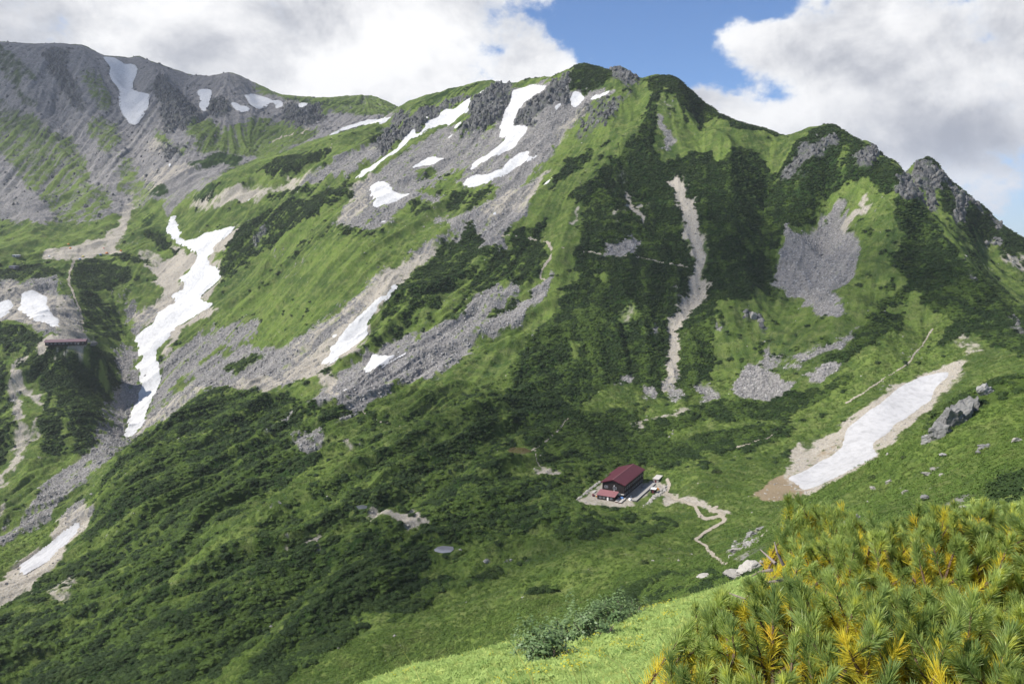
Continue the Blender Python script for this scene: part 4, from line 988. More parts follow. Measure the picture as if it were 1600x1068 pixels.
def scatter(name, xyz, protos, smin, smax, sink, mat=None, squash=1.0, power=1.0, tilt=0.25, label=None, grow=0.0):
    x, y, z = xyz; n = len(x)
    s = smin + (smax - smin) * rng.random(n) ** power
    s = s * (1 + grow * np.clip((y - 500) / 500, 0, 1.5))
    V = np.stack([x, y, z - sink * s], 1).astype(np.float32)
    me = bpy.data.meshes.new(name); me.vertices.add(n); me.vertices.foreach_set('co', V.ravel())
    def att(nm, kind, dom, data, key):
        a_ = me.attributes.new(nm, kind, dom); a_.data.foreach_set(key, np.ascontiguousarray(data).ravel())
    sc = np.stack([s * (0.8 + 0.45 * rng.random(n)), s * (0.8 + 0.45 * rng.random(n)), s * squash * (0.75 + 0.5 * rng.random(n))], 1).astype(np.float32)
    att('sc', 'FLOAT_VECTOR', 'POINT', sc, 'vector')
    att('rot', 'FLOAT_VECTOR', 'POINT', np.stack([(rng.random(n) - .5) * tilt * 2, (rng.random(n) - .5) * tilt * 2, rng.random(n) * 6.283], 1).astype(np.float32), 'vector')
    att('pick', 'INT', 'POINT', rng.integers(0, len(protos), n).astype(np.int32), 'value')
    o = link(name, me)
    src = bpy.data.collections.new(name + '_source')
    for k, pm in enumerate(protos):
        po = bpy.data.objects.new(name + '_source', pm); src.objects.link(po)
    ng = bpy.data.node_groups.new(name, 'GeometryNodeTree')
    ng.interface.new_socket('Geometry', in_out='INPUT', socket_type='NodeSocketGeometry')
    ng.interface.new_socket('Geometry', in_out='OUTPUT', socket_type='NodeSocketGeometry')
    nd = ng.nodes; L = ng.links.new
    gi = nd.new('NodeGroupInput'); go = nd.new('NodeGroupOutput'); ip = nd.new('GeometryNodeInstanceOnPoints'); ci = nd.new('GeometryNodeCollectionInfo')
    ci.inputs['Collection'].default_value = src; ci.inputs['Separate Children'].default_value = True; ci.inputs['Reset Children'].default_value = True
    def na(nm, t):
        q = nd.new('GeometryNodeInputNamedAttribute'); q.data_type = t; q.inputs['Name'].default_value = nm
        return q.outputs['Attribute']
    L(gi.outputs[0], ip.inputs['Points']); L(ci.outputs[0], ip.inputs['Instance']); ip.inputs['Pick Instance'].default_value = True
    L(na('pick', 'INT'), ip.inputs['Instance Index']); L(na('rot', 'FLOAT_VECTOR'), ip.inputs['Rotation']); L(na('sc', 'FLOAT_VECTOR'), ip.inputs['Scale'])
    L(ip.outputs[0], go.inputs[0])
    md = o.modifiers.new('scatter', 'NODES'); md.node_group = ng
    return tag(o, label, kind='stuff')
def leaf_mat(name, a, b_, c=None, trans=0.15, rough=0.75, scale=0.03, rnd=0.6, spec=0.15, patchy=0.35):
    """leaf colour varies from clump to clump and in broad patches over the slope"""
    m, g, b = material(name)
    geo = g.nt.nodes.new('ShaderNodeNewGeometry'); oi = g.nt.nodes.new('ShaderNodeObjectInfo')
    n = g.noise(geo.outputs['Position'], scale, 4, 0.6)
    k = g.m('ADD', g.m('MULTIPLY', oi.outputs['Random'], rnd), g.m('MULTIPLY', g.ramp(n, 0.35, 0.65), 1 - rnd))
    k = g.m('ADD', g.m('MULTIPLY', k, 0.7), g.m('MULTIPLY', geo.outputs['Random Per Island'], 0.3))
    col = g.mix(k, a, b_)
    if c: col = g.mix(g.ramp(g.noise(geo.outputs['Position'], scale * 3.1, 3, 0.6), 0.5, 0.75, 0, patchy * 2), col, c)
    g.put(b.inputs['Base Color'], col)
    b.inputs['Roughness'].default_value = rough; b.inputs['Specular IOR Level'].default_value = spec
    if trans > 0:
        tr = g.nt.nodes.new('ShaderNodeBsdfTranslucent'); mx = g.nt.nodes.new('ShaderNodeMixShader'); o_ = g.nt.nodes['Material Output']
        hs = g.nt.nodes.new('ShaderNodeHueSaturation'); hs.inputs['Value'].default_value = 1.5; hs.inputs['Hue'].default_value = 0.485
        g.L(col, hs.inputs['Color']); g.L(hs.outputs[0], tr.inputs[0])
        mx.inputs[0].default_value = trans; g.L(b.outputs[0], mx.inputs[1]); g.L(tr.outputs[0], mx.inputs[2]); g.L(mx.outputs[0], o_.inputs[0])
    return m
def leaf_clump(name, n, r, h, size, seed, mat, up=1.1, core=True):
    """dome of small separate leaf faces round a dark inner dome"""
    q = np.random.default_rng(seed)
    th = q.random(n) * 6.283; ph = np.arccos(1 - q.random(n) * 1.05)
    lob = 1 + 0.22 * np.sin(th * 3 + seed) + 0.15 * np.sin(th * 5 + 2 * seed)
    rad = (0.72 + 0.36 * q.random(n)) * lob
    d = np.stack([np.sin(ph) * np.cos(th), np.sin(ph) * np.sin(th), np.cos(ph)], 1)
    c = d * rad[:, None] * np.array([r, r, h])
    nrm = d + q.normal(0, 0.55, (n, 3)) + np.array([0, 0, up]); nrm /= np.linalg.norm(nrm, axis=1)[:, None]
    t1 = np.cross(nrm, q.normal(0, 1, (n, 3))); t1 /= np.linalg.norm(t1, axis=1)[:, None]; t2 = np.cross(nrm, t1)
    s = size * (0.6 + 0.8 * q.random(n))[:, None]
    V = np.stack([c + t1 * s, c + t2 * s * .55, c - t1 * s, c - t2 * s * .55], 1).reshape(-1, 3)
    F = np.arange(4 * n).reshape(n, 4)
    if core:
        m_ = 10; ring = []
        for zz, rr in ((0.0, 0.78), (0.45, 0.66), (0.72, 0.36)):
            for k in range(m_):
                t = k / m_ * 6.283; l = 1 + 0.22 * math.sin(t * 3 + seed) + 0.15 * math.sin(t * 5 + 2 * seed)
                ring.append((math.cos(t) * rr * r * l, math.sin(t) * rr * r * l, zz * h))
        b0 = len(V); V = np.concatenate([V, np.array(ring)])
        FF = [(b0 + a * m_ + k, b0 + a * m_ + (k + 1) % m_, b0 + (a + 1) * m_ + (k + 1) % m_, b0 + (a + 1) * m_ + k) for a in range(2) for k in range(m_)]
        FF += [(b0 + 2 * m_ + k, b0 + 2 * m_ + k + 1, b0 + 2 * m_ + m_ - 2 - k, b0 + 2 * m_ + m_ - 1 - k) for k in range(0, m_ // 2 - 1)]
        F = np.concatenate([F, np.array(FF)])
    me = np_mesh(name, V, F, smooth=False)
    me.materials.append(mat); return me
def rock_mesh(name, seed, sub=2, rough=0.35, mat=None, cuts=7):
    """angular block: a sphere cut flat by random planes, then roughened"""
    bm = bmesh.new(); bmesh.ops.create_icosphere(bm, subdivisions=sub, radius=1.0)
    q = random.Random(seed); pl = []
    for _ in range(cuts):
        v = Vector((q.gauss(0, 1), q.gauss(0, 1), q.gauss(0, .8))).normalized(); pl.append((v, 0.45 + 0.35 * q.random()))
    for v in bm.verts:
        for n_, d_ in pl:
            k = v.co.dot(n_)
            if k > d_: v.co -= n_ * (k - d_)
        v.co += Vector((q.gauss(0, 1), q.gauss(0, 1), q.gauss(0, 1))) * 0.035 * rough * 2
    me = bpy.data.meshes.new(name); bm.to_mesh(me); bm.free()
    if mat: me.materials.append(mat)
    return me
PINE_L = leaf_mat('dwarf_pine_foliage', (0.013, 0.028, 0.009), (0.036, 0.062, 0.014), (0.055, 0.084, 0.018), 0.0, scale=0.022, rnd=0.5, patchy=0.38)
GREEN_L = leaf_mat('meadow_herb_foliage', (0.060, 0.108, 0.022), (0.128, 0.192, 0.038), (0.180, 0.212, 0.065), 0.15, scale=0.03, rnd=0.6)
def stone_mat(name, a, b_, scale=1.2):
    m, g, b = material(name)
    geo = g.nt.nodes.new('ShaderNodeNewGeometry'); oi = g.nt.nodes.new('ShaderNodeObjectInfo')
    n = g.noise(geo.outputs['Position'], scale, 6, 0.65)
    col = g.mix(g.m('ADD', g.m('MULTIPLY', oi.outputs['Random'], 0.55), g.m('MULTIPLY', n, 0.45)), a, b_)
    col = g.mix(g.ramp(g.noise(geo.outputs['Position'], scale * 3, 4, .6), 0.58, 0.72, 0, 0.5), col, (0.10, 0.105, 0.06))
    g.put(b.inputs['Base Color'], col); b.inputs['Roughness'].default_value = 0.95
    bp = g.nt.nodes.new('ShaderNodeBump'); bp.inputs['Strength'].default_value = 0.5; bp.inputs['Distance'].default_value = 0.1
    g.L(g.noise(geo.outputs['Position'], scale * 2.2, 6, 0.7), bp.inputs['Height']); g.L(bp.outputs[0], b.inputs['Normal'])
    return m
STONE = stone_mat('scree_stone', (0.12, 0.115, 0.112), (0.44, 0.42, 0.395))
PALE = stone_mat('pale_stone', (0.19, 0.178, 0.16), (0.44, 0.415, 0.375))
CRAG = stone_mat('crag_stone', (0.042, 0.043, 0.046), (0.21, 0.205, 0.195), 0.5)
pines = [leaf_clump('pine_cushion', 130, 1.0, 0.72, 0.13, s, PINE_L) for s in range(5)]
herbs = [leaf_clump('herb_clump', 60, 1.0, 0.5, 0.20, 20 + s, GREEN_L, core=False) for s in range(4)]
stones = [rock_mesh('stone', s, 1, mat=STONE) for s in range(6)]
pale = [rock_mesh('stone', 40 + s, 1, mat=PALE) for s in range(5)]
SHRUB_L = leaf_mat('green_shrub_foliage', (0.040, 0.072, 0.015), (0.086, 0.135, 0.027), (0.120, 0.165, 0.038), 0.0, scale=0.03, rnd=0.5, patchy=0.35)
greens = [leaf_clump('green_cushion', 110, 1.0, 0.62, 0.15, 70 + s, SHRUB_L) for s in range(4)]
lf_ = leafy * 0.85
pw = cov[1] ** 1.5 * (1 - lf_)
gw = cov[1] ** 1.5 * lf_
scatter('dwarf_pine_thicket', sites(pw, 1 / 3.0, 170000, 240, 1320), pines, 1.0, 2.2, 0.1, grow=0.15, squash=.8, label='dark dwarf pine cushions covering the slopes')
scatter('green_shrubs', sites(gw, 1 / 3.2, 110000, 240, 1320), greens, 0.8, 2.0, 0.1, grow=0.15, squash=.75, label='mid-green low shrubs mixed among the dwarf pines')
scatter('dwarf_pine_scrub', sites(pw, 1 / 2.2, 30000, 90, 300), pines, 1.0, 1.9, 0.15, label='dwarf pine scrub in the hollow below the near slope')
scatter('meadow_herbs', sites(cov[0] * (1 + 1.5 * np.clip(n_fin, 0, 1)), 1 / 3.0, 110000, 225, 620), herbs, 0.45, 1.35, 0.1, power=2.0, label='alpine herbs of the middle meadows')
scatter('upper_herbs', sites(cov[0] * (1 + 1.2 * np.clip(n_fin, 0, 1)), 1 / 9.0, 50000, 600, 1250), herbs, 0.5, 1.5, 0.1, power=2.4, squash=.5, label='herbs and tussocks of the high meadows')
scatter('slope_herbs', sites(cov[0], 1 / 0.9, 80000, 60, 290), herbs, 0.30, 0.95, 0.1, power=1.6, label='herbs and low shrubs of the near slope')
scatter('scree_stones', sites(cov[2], 1 / 1.6, 130000, 260, 1250), stones, 0.32, 1.55, 0.15, squash=0.75, power=3.4, tilt=0.6, label='grey scree blocks lying on the slopes')
scatter('pale_stones', sites(cov[3] * 0.6 + cov[5] * .2 + cov[0] * 0.006, 1 / 5.0, 40000, 90, 1200), pale, 0.3, 1.25, 0.15, squash=0.7, power=2.6, tilt=0.6, label='pale stones strewn over bare earth and turf')
print('scatter', round(time.time() - T0, 1))
# ------------------------------------------------------------------ building helpers
class MB:
    """collects shapes into one mesh"""
    def __init__(self): self.V = []; self.F = []
    def add(self, V, F):
        b = len(self.V); self.V += [tuple(v) for v in V]; self.F += [tuple(b + i for i in f) for f in F]; return self
    def box(self, x0, x1, y0, y1, z0, z1):
        return self.add([(x0, y0, z0), (x1, y0, z0), (x1, y1, z0), (x0, y1, z0), (x0, y0, z1), (x1, y0, z1), (x1, y1, z1), (x0, y1, z1)],
                        [(0, 3, 2, 1), (4, 5, 6, 7), (0, 1, 5, 4), (1, 2, 6, 5), (2, 3, 7, 6), (3, 0, 4, 7)])
    def prism(self, prof, y0, y1):
        """profile in (x, z), swept along y"""
        n = len(prof)
        V = [(x, y0, z) for x, z in prof] + [(x, y1, z) for x, z in prof]
        return self.add(V, [tuple(range(n)), tuple(range(2 * n - 1, n - 1, -1))] + [(i, n + i, n + (i + 1) % n, (i + 1) % n)[::1] for i in range(n)])
    def tube(self, pts, r, k=6):
        pts = [Vector(p) for p in pts]; rs = r if isinstance(r, (list, tuple)) else [r] * len(pts); V = []; F = []
        for i, p in enumerate(pts):
            d = (pts[min(i + 1, len(pts) - 1)] - pts[max(i - 1, 0)]).normalized()
            a = d.cross(Vector((0.3, 0.2, 1)) if abs(d.z) < .9 else Vector((1, 0, 0))).normalized(); b = d.cross(a)
            V += [p + (a * math.cos(6.2832 * j / k) + b * math.sin(6.2832 * j / k)) * rs[i] for j in range(k)]
        for i in range(len(pts) - 1):
            F += [(i * k + j, i * k + (j + 1) % k, (i + 1) * k + (j + 1) % k, (i + 1) * k + j) for j in range(k)]
        F += [tuple(range(k))[::-1], tuple(range((len(pts) - 1) * k, len(pts) * k))]
        return self.add(V, F)
    def build(self, name, mat, parent=None, smooth=False):
        me = bpy.data.meshes.new(name); me.from_pydata(self.V, [], self.F)
        bm = bmesh.new(); bm.from_mesh(me); bmesh.ops.recalc_face_normals(bm, faces=bm.faces); bm.to_mesh(me); bm.free()
        if smooth: me.polygons.foreach_set('use_smooth', [True] * len(me.polygons))
        return link(name, me, mat, parent)
def thing(name, label, cat, loc, rz=0.0, group=None):
    o = bpy.data.objects.new(name, None); COL.objects.link(o); o.location = loc; o.rotation_euler = (0, 0, rz); o.empty_display_size = 0.5
    return tag(o, label, cat, group)
def boards(name, col, scale=8.0, rough=0.85):
    """vertical boarding"""
    m, g, b = material(name)
    t = g.nt.nodes.new('ShaderNodeTexCoord'); w_ = g.nt.nodes.new('ShaderNodeTexWave'); w_.bands_direction = 'DIAGONAL'
    w_.inputs['Scale'].default_value = scale; w_.inputs['Distortion'].default_value = 0.4
    g.L(g.vm('MULTIPLY', t.outputs['Object'], (1, 1, 0)), w_.inputs['Vector'])
    n = g.noise(t.outputs['Object'], 0.7, 5, 0.6)
    g.put(b.inputs['Base Color'], g.mix(g.m('ADD', g.m('MULTIPLY', w_.outputs[1], .35), g.m('MULTIPLY', n, .6)), tuple(c * .6 for c in col), tuple(c * 1.5 for c in col)))
    b.inputs['Roughness'].default_value = rough; return m
def roofing(name, col, rough=0.55):
    m, g, b = material(name)
    t = g.nt.nodes.new('ShaderNodeTexCoord'); w_ = g.nt.nodes.new('ShaderNodeTexWave'); w_.bands_direction = 'Y'; w_.wave_profile = 'SAW'
    w_.inputs['Scale'].default_value = 0.7; g.L(t.outputs['Object'], w_.inputs['Vector'])
    n = g.noise(t.outputs['Object'], 0.35, 6, 0.65)
    c = g.mix(g.m('ADD', g.m('MULTIPLY', w_.outputs[1], .25), g.m('MULTIPLY', n, .75)), tuple(x * .72 for x in col), tuple(x * 1.28 for x in col))
    g.put(b.inputs['Base Color'], c); b.inputs['Roughness'].default_value = rough; b.inputs['Specular IOR Level'].default_value = 0.4; return m
DARKWOOD = boards('dark_stained_boarding', (0.020, 0.016, 0.016))
ROOFRED = roofing('maroon_sheet_roof', (0.085, 0.016, 0.026))
ROOFPINK = roofing('sheen_pink_roof', (0.25, 0.11, 0.115))  # specular sheen of the shed roof put into a paler, pinker colour
ROOFDUSK = roofing('dusky_red_roof', (0.15, 0.092, 0.100))
TRIM = plain('dark_red_trim', (0.10, 0.02, 0.03), 0.5)
GLASS = plain('window_glass', (0.05, 0.06, 0.075), 0.12, 0.3, 1.0, 0.6)
FRAME = plain('pale_window_frame', (0.42, 0.42, 0.43), 0.6)
CONC = plain('weathered_concrete', (0.30, 0.29, 0.27), 0.95, 0.35, 1.5)
WHITE = plain('white_paint', (0.75, 0.75, 0.74), 0.5, 0.1)
BLUE = plain('blue_tarpaulin', (0.10, 0.20, 0.42), 0.5, 0.3)
ORANGE = plain('orange_plastic', (0.70, 0.25, 0.03), 0.5, 0.2)
WOOD = plain('grey_wood', (0.30, 0.27, 0.24), 0.9, 0.35, 3.0)
PALEWOOD = plain('pale_wood', (0.48, 0.45, 0.41), 0.9, 0.3, 3.0)
def wall_window(parent, face, c, z, w, h, depth=0.06):
    """a window on a wall: face = 'front' (y = c[1]) or 'right' (x = c[0])"""
    fr, gl = MB(), MB(); x, y = c
    def put(mb, a0, a1, z0, z1, d0, d1):
        if face == 'front': mb.box(x + a0, x + a1, y - d1, y - d0, z0, z1)
        elif face == 'right': mb.box(x + d0, x + d1, y + a0, y + a1, z0, z1)
        else: mb.box(x - d1, x - d0, y + a0, y + a1, z0, z1)
    t = 0.10
    put(fr, -w / 2, w / 2, z + h - t, z + h, 0.003, depth); put(fr, -w / 2, w / 2, z, z + t, 0.003, depth + .03)
    put(fr, -w / 2, -w / 2 + t, z + t, z + h - t, 0.003, depth); put(fr, w / 2 - t, w / 2, z + t, z + h - t, 0.003, depth); put(fr, -t / 2, t / 2, z + t, z + h - t, 0.003, depth)
    put(gl, -w / 2 + t, -t / 2, z + t, z + h - t, 0.004, 0.03); put(gl, t / 2, w / 2 - t, z + t, z + h - t, 0.004, 0.03)
    f = fr.build('window', FRAME, parent); gl.build('pane', GLASS, f); return f
# ------------------------------------------------------------------ the hut with the maroon roof
HZ = HUT[2]
RZ = -math.atan2(0.46, 0.888)
Lx, Wx = Vector((0.46, 0.888, 0)).normalized(), Vector((0.888, -0.46, 0)).normalized()
def on_plane(u, v, z):
    rx, ry, rz = ray(u, v); k = z / rz; return Vector((rx * k, ry * k, z))
A0 = on_plane(941, 773, HZ)
HW, HL, HE, HR = 6.5, 34.0, 7.8, 9.9
base = A0 + Wx * HW
hut = thing('mountain_hut', 'large black boarded mountain hut with a maroon gabled roof in the green hollow', 'mountain hut', base, RZ)
MB().prism([(-HW, -0.6), (HW, -0.6), (HW, HE), (0, HR), (-HW, HE)], 0, HL).build('wall', DARKWOOD, hut)
wing = MB().prism([(-HW - 2.2, -0.6), (-HW - .003, -0.6), (-HW - .003, HE), (-HW - 2.2, HE - .55)], 17.5, HL - .01).build('side_wing', DARKWOOD, hut)
sl = (HR - HE) / HW
def roofz(x): return HR - abs(x) * sl
r_ = MB()
r_.prism([(0, HR + .32), (HW + .8, roofz(HW + .8) + .32), (HW + .8, roofz(HW + .8) + .1), (0, HR + .1)], -.8, HL + .7)
r_.prism([(0, HR + .32), (-HW - .8, roofz(HW + .8) + .32), (-HW - .8, roofz(HW + .8) + .1), (0, HR + .1)], -.8, 17.0)
r_.prism([(0, HR + .32), (-HW - 3.0, roofz(HW + 3.0) + .32), (-HW - 3.0, roofz(HW + 3.0) + .1), (0, HR + .1)], 17.0, HL + .7)
roof = r_.build('roof', ROOFRED, hut)
MB().box(-.16, .16, -.85, HL + .75, HR + .30, HR + .44).build('ridge_cap', ROOFPINK, roof)
fb = MB()
for s in (-1, 1):
    fb.prism([(0, HR + .1), (s * (HW + .8), roofz(HW + .8) + .1), (s * (HW + .8), roofz(HW + .8) - .18), (0, HR - .18)], -.86, -.80)
fb.build('fascia', TRIM, roof)
for x, z in ((-4.2, 4.6), (0.9, 4.5), (-4.2, 1.5), (3.6, 1.2)): wall_window(hut, 'front', (x, 0), z, 2.0, 1.35)
for z in (6.5, 3.7): 
    MB().tube([(0.6, -.02, z), (0.6, -.45, z)], .26, 10).build('vent', WHITE, hut)
for k in range(10):
    for z in (4.4, 1.3): wall_window(hut, 'right', (HW, 1.9 + k * 3.3), z, 1.7, 1.25)
d_ = MB().box(4.9, 6.2, -.08, -.003, 0.0, 2.1).build('door', plain('brown_door', (0.10, 0.06, 0.04), .6), hut)
MB().box(5.95, 6.05, -.16, -.082, 0.95, 1.05).build('handle', FRAME, d_)
MB().box(4.6, 6.6, -1.3, -.003, 2.3, 2.42).build('porch_roof', PALEWOOD, hut)
gt = MB()
for s in (-1, 1):
    x = s * (HW + .86); gt.box(x - .08, x + .08, -.7, HL + .6, roofz(HW + .8) - .02, roofz(HW + .8) + .09)
for y in (.4, 12.3, 24.5, HL - .4): gt.tube([(HW + .12, y, 0), (HW + .12, y, HE - .1)], .06, 5)
gt.build('gutter', TRIM, hut)
MB().box(-HW - .12, HW + .12, -.12, HL + .12, -.8, .28).build('plinth', CONC, hut)
# low shed in front of the gable
sh = thing('low_shed', 'low black shed with a pinkish roof in front of the hut gable', 'shed', base + Wx * (-1.6) + Lx * (-7.6), RZ)
MB().prism([(-5.0, -.5), (5.0, -.5), (5.0, 2.5), (-5.0, 2.5)], 0, 5.6).build('wall', DARKWOOD, sh)
MB().add([(-5.5, -.5, 2.45), (5.5, -.5, 2.45), (5.5, 6.2, 3.75), (-5.5, 6.2, 3.75), (-5.5, -.5, 2.65), (5.5, -.5, 2.65), (5.5, 6.2, 3.95), (-5.5, 6.2, 3.95)],
         [(0, 1, 2, 3), (4, 5, 6, 7), (0, 1, 5, 4), (1, 2, 6, 5), (2, 3, 7, 6), (3, 0, 4, 7)]).build('roof', ROOFPINK, sh)
MB().add([(-5.0, 5.59, 2.4), (5.0, 5.59, 2.4), (5, 5.59, 3.7), (-5, 5.59, 3.7), (-5, 0.1, 2.45), (5, 0.1, 2.45)], [(0, 1, 2, 3), (0, 3, 4), (1, 2, 5)]).build('gable_board', TRIM, sh)
for x in (-3.2, -1.0, 3.2): wall_window(sh, 'front', (x, 0), .9, 1.3, 1.0)
MB().box(.7, 1.7, -.07, -.003, 0, 2.0).build('door', WHITE, sh)
# decks, walls and sheds of the yard
def deck(label, off, ln, w, cat='wooden deck'):
    p = base + Wx * off[0] + Lx * off[1]
    t = thing('wooden_deck', label, cat, p, RZ, 'decks beside the low shed')
    m = MB()
    for k in range(5): m.box(-w / 2 + k * w / 5 + .03, -w / 2 + (k + 1) * w / 5 - .03, 0, ln, .55, .65)
    m.build('board', PALEWOOD, t)
    for y in (.3, ln / 2, ln - .3): MB().box(-w / 2, w / 2, y - .08, y + .08, -.3, .55).build('joist', TRIM, t)
deck('narrow grey wooden deck close beside the low shed', (4.9, -8.8), 8.0, 1.5)
deck('wider wooden deck further right of the low shed', (7.2, -9.4), 8.5, 1.7)
cw = thing('concrete_wall', 'long low concrete retaining wall running along the right side of the hut', 'retaining wall', base + Wx * 13.2 + Lx * (-2.5), RZ)
MB().box(-1.1, 1.1, 0, 36, -2.6, .55).build('wall', plain('dark_concrete', (0.085, 0.085, 0.09), .95, .4, 1.0), cw)
MB().box(-1.3, 1.25, -.1, 36.1, .553, .75).build('coping', CONC, cw)
def small_shed(name, label, p, rz, w, l, h, wm, rm, door=WHITE):
    t = thing(name, label, 'shed', p, rz)
    MB().box(-w / 2, w / 2, -l / 2, l / 2, -.5, h).build('wall', wm, t)
    MB().add([(-w / 2 - .25, -l / 2 - .25, h + .003), (w / 2 + .25, -l / 2 - .25, h + .003), (w / 2 + .25, l / 2 + .25, h + .003), (-w / 2 - .25, l / 2 + .25, h + .003),
              (-w / 2 - .25, -l / 2 - .25, h + .15), (w / 2 + .25, -l / 2 - .25, h + .15), (w / 2 + .25, l / 2 + .25, h + .4), (-w / 2 - .25, l / 2 + .25, h + .4)],
             [(0, 3, 2, 1), (4, 5, 6, 7), (0, 1, 5, 4), (1, 2, 6, 5), (2, 3, 7, 6), (3, 0, 4, 7)]).build('roof', rm, t)
    MB().box(-.45, .45, -l / 2 - .06, -l / 2 - .003, 0, min(1.9, h - .1)).build('door', door, t)
    return t
small_shed('flat_roofed_shed', 'small shed with a pale flat roof behind the end of the concrete wall', base + Wx * 13.6 + Lx * 39.5, RZ, 3.4, 8.0, 2.4, CONC, PALEWOOD, TRIM)
small_shed('pump_shed', 'tiny dark shed with a white roof beside the orange bundle', base + Wx * 18.0 + Lx * 17.5, RZ, 2.6, 2.6, 2.3, DARKWOOD, WHITE, TRIM)
def bundle(label, p, m, w, l, h, name='tarpaulin_bundle', seed=1):
    me = rock_mesh(name, seed, 3, .2, m, 5)
    for v in me.vertices: v.co = Vector((v.co.x * w / 1.4, v.co.y * l / 1.4, max(-.3, v.co.z) * h / .8))
    o = link(name, me); o.location = p; o.rotation_euler = (0, 0, RZ); me.polygons.foreach_set('use_smooth', [True] * len(me.polygons))
    return tag(o, label, 'bundle')
bundle('orange tarpaulin bundle lying on the rubble wall by the tiny shed', base + Wx * 19.7 + Lx * 19.8 + Vector((0, 0, 1.6)), ORANGE, 1.5, 1.5, .8)
bundle('blue tarpaulin bundle at the right foot of the hut gable', base + Wx * 5.9 + Lx * (-2.2) + Vector((0, 0, .3)), BLUE, 2.0, 1.8, 1.1, seed=3)
def tank(label, p, r, h, m):
    t = thing('water_tank', label, 'water tank', p, RZ)
    MB().tube([(0, 0, 0), (0, 0, .1), (0, 0, h * .92), (0, 0, h)], [r, r, r, r * .8], 16).build('tank', m, t, True)
    MB().tube([(0, 0, h + .002), (0, 0, h + .15)], r * .35, 10).build('lid', TRIM, t)
tank('round white water tank at the near end of the concrete wall', base + Wx * 10.6 + Lx * (-1.5), .9, 1.3, WHITE)
tank('grey water tank at the back right corner of the hut', base + Wx * 9.6 + Lx * 24.5, 1.1, 1.4, CONC)
def stack(label, off, l, w, h, m, rz=0.0, cat='timber stack'):
    p = base + Wx * off[0] + Lx * off[1]
    b_ = MB(); q = random.Random(int(off[0] * 7 + off[1])); n = 4
    for r in range(int(h / .25)):
        for k in range(n): b_.box(-w / 2 + k * w / n + .02, -w / 2 + (k + 1) * w / n - .02, -l / 2 + q.random() * .3, l / 2 - q.random() * .3, r * .25, r * .25 + .22)
    o = b_.build('timber_stack', m); o.location = p; o.rotation_euler = (0, 0, RZ + rz); tag(o, label, cat)
stack('pale stack of planks at the left edge of the yard', (-12.5, 3.0), 5.0, 1.6, .6, PALEWOOD)
stack('dark stack of beams left of the low shed', (-10.5, -3.5), 3.0, 1.2, .9, TRIM, .5)
stack('grey stack of planks nearest the left wall of the hut', (-9.8, 8.0), 4.5, 1.3, 1.0, WOOD, .1)
stack('small pile of boards beside the yard corner', (-15.5, -2.0), 3.0, 1.2, .5, WOOD, 1.1)
def barrel(label, off, m):
    p = base + Wx * off[0] + Lx * off[1]
    t = thing('barrel', label, 'barrel', p, 0, 'barrels in the hut yard')
    MB().tube([(0, 0, 0), (0, 0, .3), (0, 0, .6), (0, 0, .95)], [.3, .34, .34, .3], 12).build('drum', m, t, True)
    MB().tube([(0, 0, .952), (0, 0, 1.0)], .27, 12).build('lid', WHITE, t)
barrel('blue barrel by the left front corner of the hut', (-8.6, -1.0), BLUE)
barrel('orange barrel left of the low shed', (-8.2, -4.6), ORANGE)
barrel('white barrel between the hut and the concrete wall', (9.4, 3.0), WHITE)
# rubble wall
rw0 = on_plane(1004, 797, HZ - 1.5); rw1 = on_plane(1047, 757, HZ - .3)
def rubble(label, p0, p1, w, h, n, seed, mats=PALE):
    q = random.Random(seed); bm = bmesh.new(); d = p1 - p0; L_ = d.length; d.normalize(); s = Vector((d.y, -d.x, 0))
    for k in range(n):
        me = rock_mesh('tmp', q.randrange(9999), 1, cuts=6); f = q.random(); e = (q.random() - .5) * w; zt = h * (1 - abs(e) / w * 1.0)
        sc = q.uniform(.45, 1.0); M_ = Matrix.Translation(p0 + d * (f * L_) + s * e + Vector((0, 0, zt * q.random() - .1))) @ Euler((q.random() * 3, q.random() * 3, q.random() * 6)).to_matrix().to_4x4() @ Matrix.Scale(sc, 4)
        me.transform(M_); bm.from_mesh(me); bpy.data.meshes.remove(me)
    c = (p0 + p1) / 2; bmesh.ops.translate(bm, verts=bm.verts, vec=-c)
    me = bpy.data.meshes.new('rubble_wall'); bm.to_mesh(me); bm.free(); o = link('rubble_wall', me, mats); o.location = c
    return tag(o, label, 'stone wall')
rubble('broad rubble wall of pale stones below the concrete wall', rw0, rw1, 3.2, 1.6, 420, 5)
rubble('low rubble edging along the left side of the hut yard', on_plane(896, 786, HZ - .4), on_plane(938, 752, HZ - .2), 1.4, .6, 160, 6)
# ------------------------------------------------------------------ the long lodge on the left
LZ = LODGE[2]
e0 = on_plane(70.5, 539.5, LZ); e1 = e0 + Vector((math.cos(math.radians(14)), math.sin(math.radians(14)), 0)) * 45
lx = (e1 - e0); lang = math.radians(14)
lodge = thing('long_lodge', 'long low dark lodge with a dusky pink roof on the left terrace', 'lodge', e0, lang)
LL = 41.0
W2 = 9.0
MB().prism([(0, -.6), (0, 3.6), (W2 / 2, 5.6), (W2, 3.6), (W2, -.6)], 0, LL).build('wall', DARKWOOD, lodge).matrix_local = Matrix(((0, 1, 0, 0), (1, 0, 0, 0), (0, 0, 1, 0), (0, 0, 0, 1)))
def sw(o): o.matrix_local = Matrix(((0, 1, 0, 0), (1, 0, 0, 0), (0, 0, 1, 0), (0, 0, 0, 1))); return o
rf = sw(MB().prism([(-.9, 3.3), (W2 / 2, 5.75), (W2 + .9, 3.3), (W2 + .9, 3.5), (W2 / 2, 5.97), (-.9, 3.5)], -1.0, LL + 1.0).build('roof', ROOFDUSK, lodge))
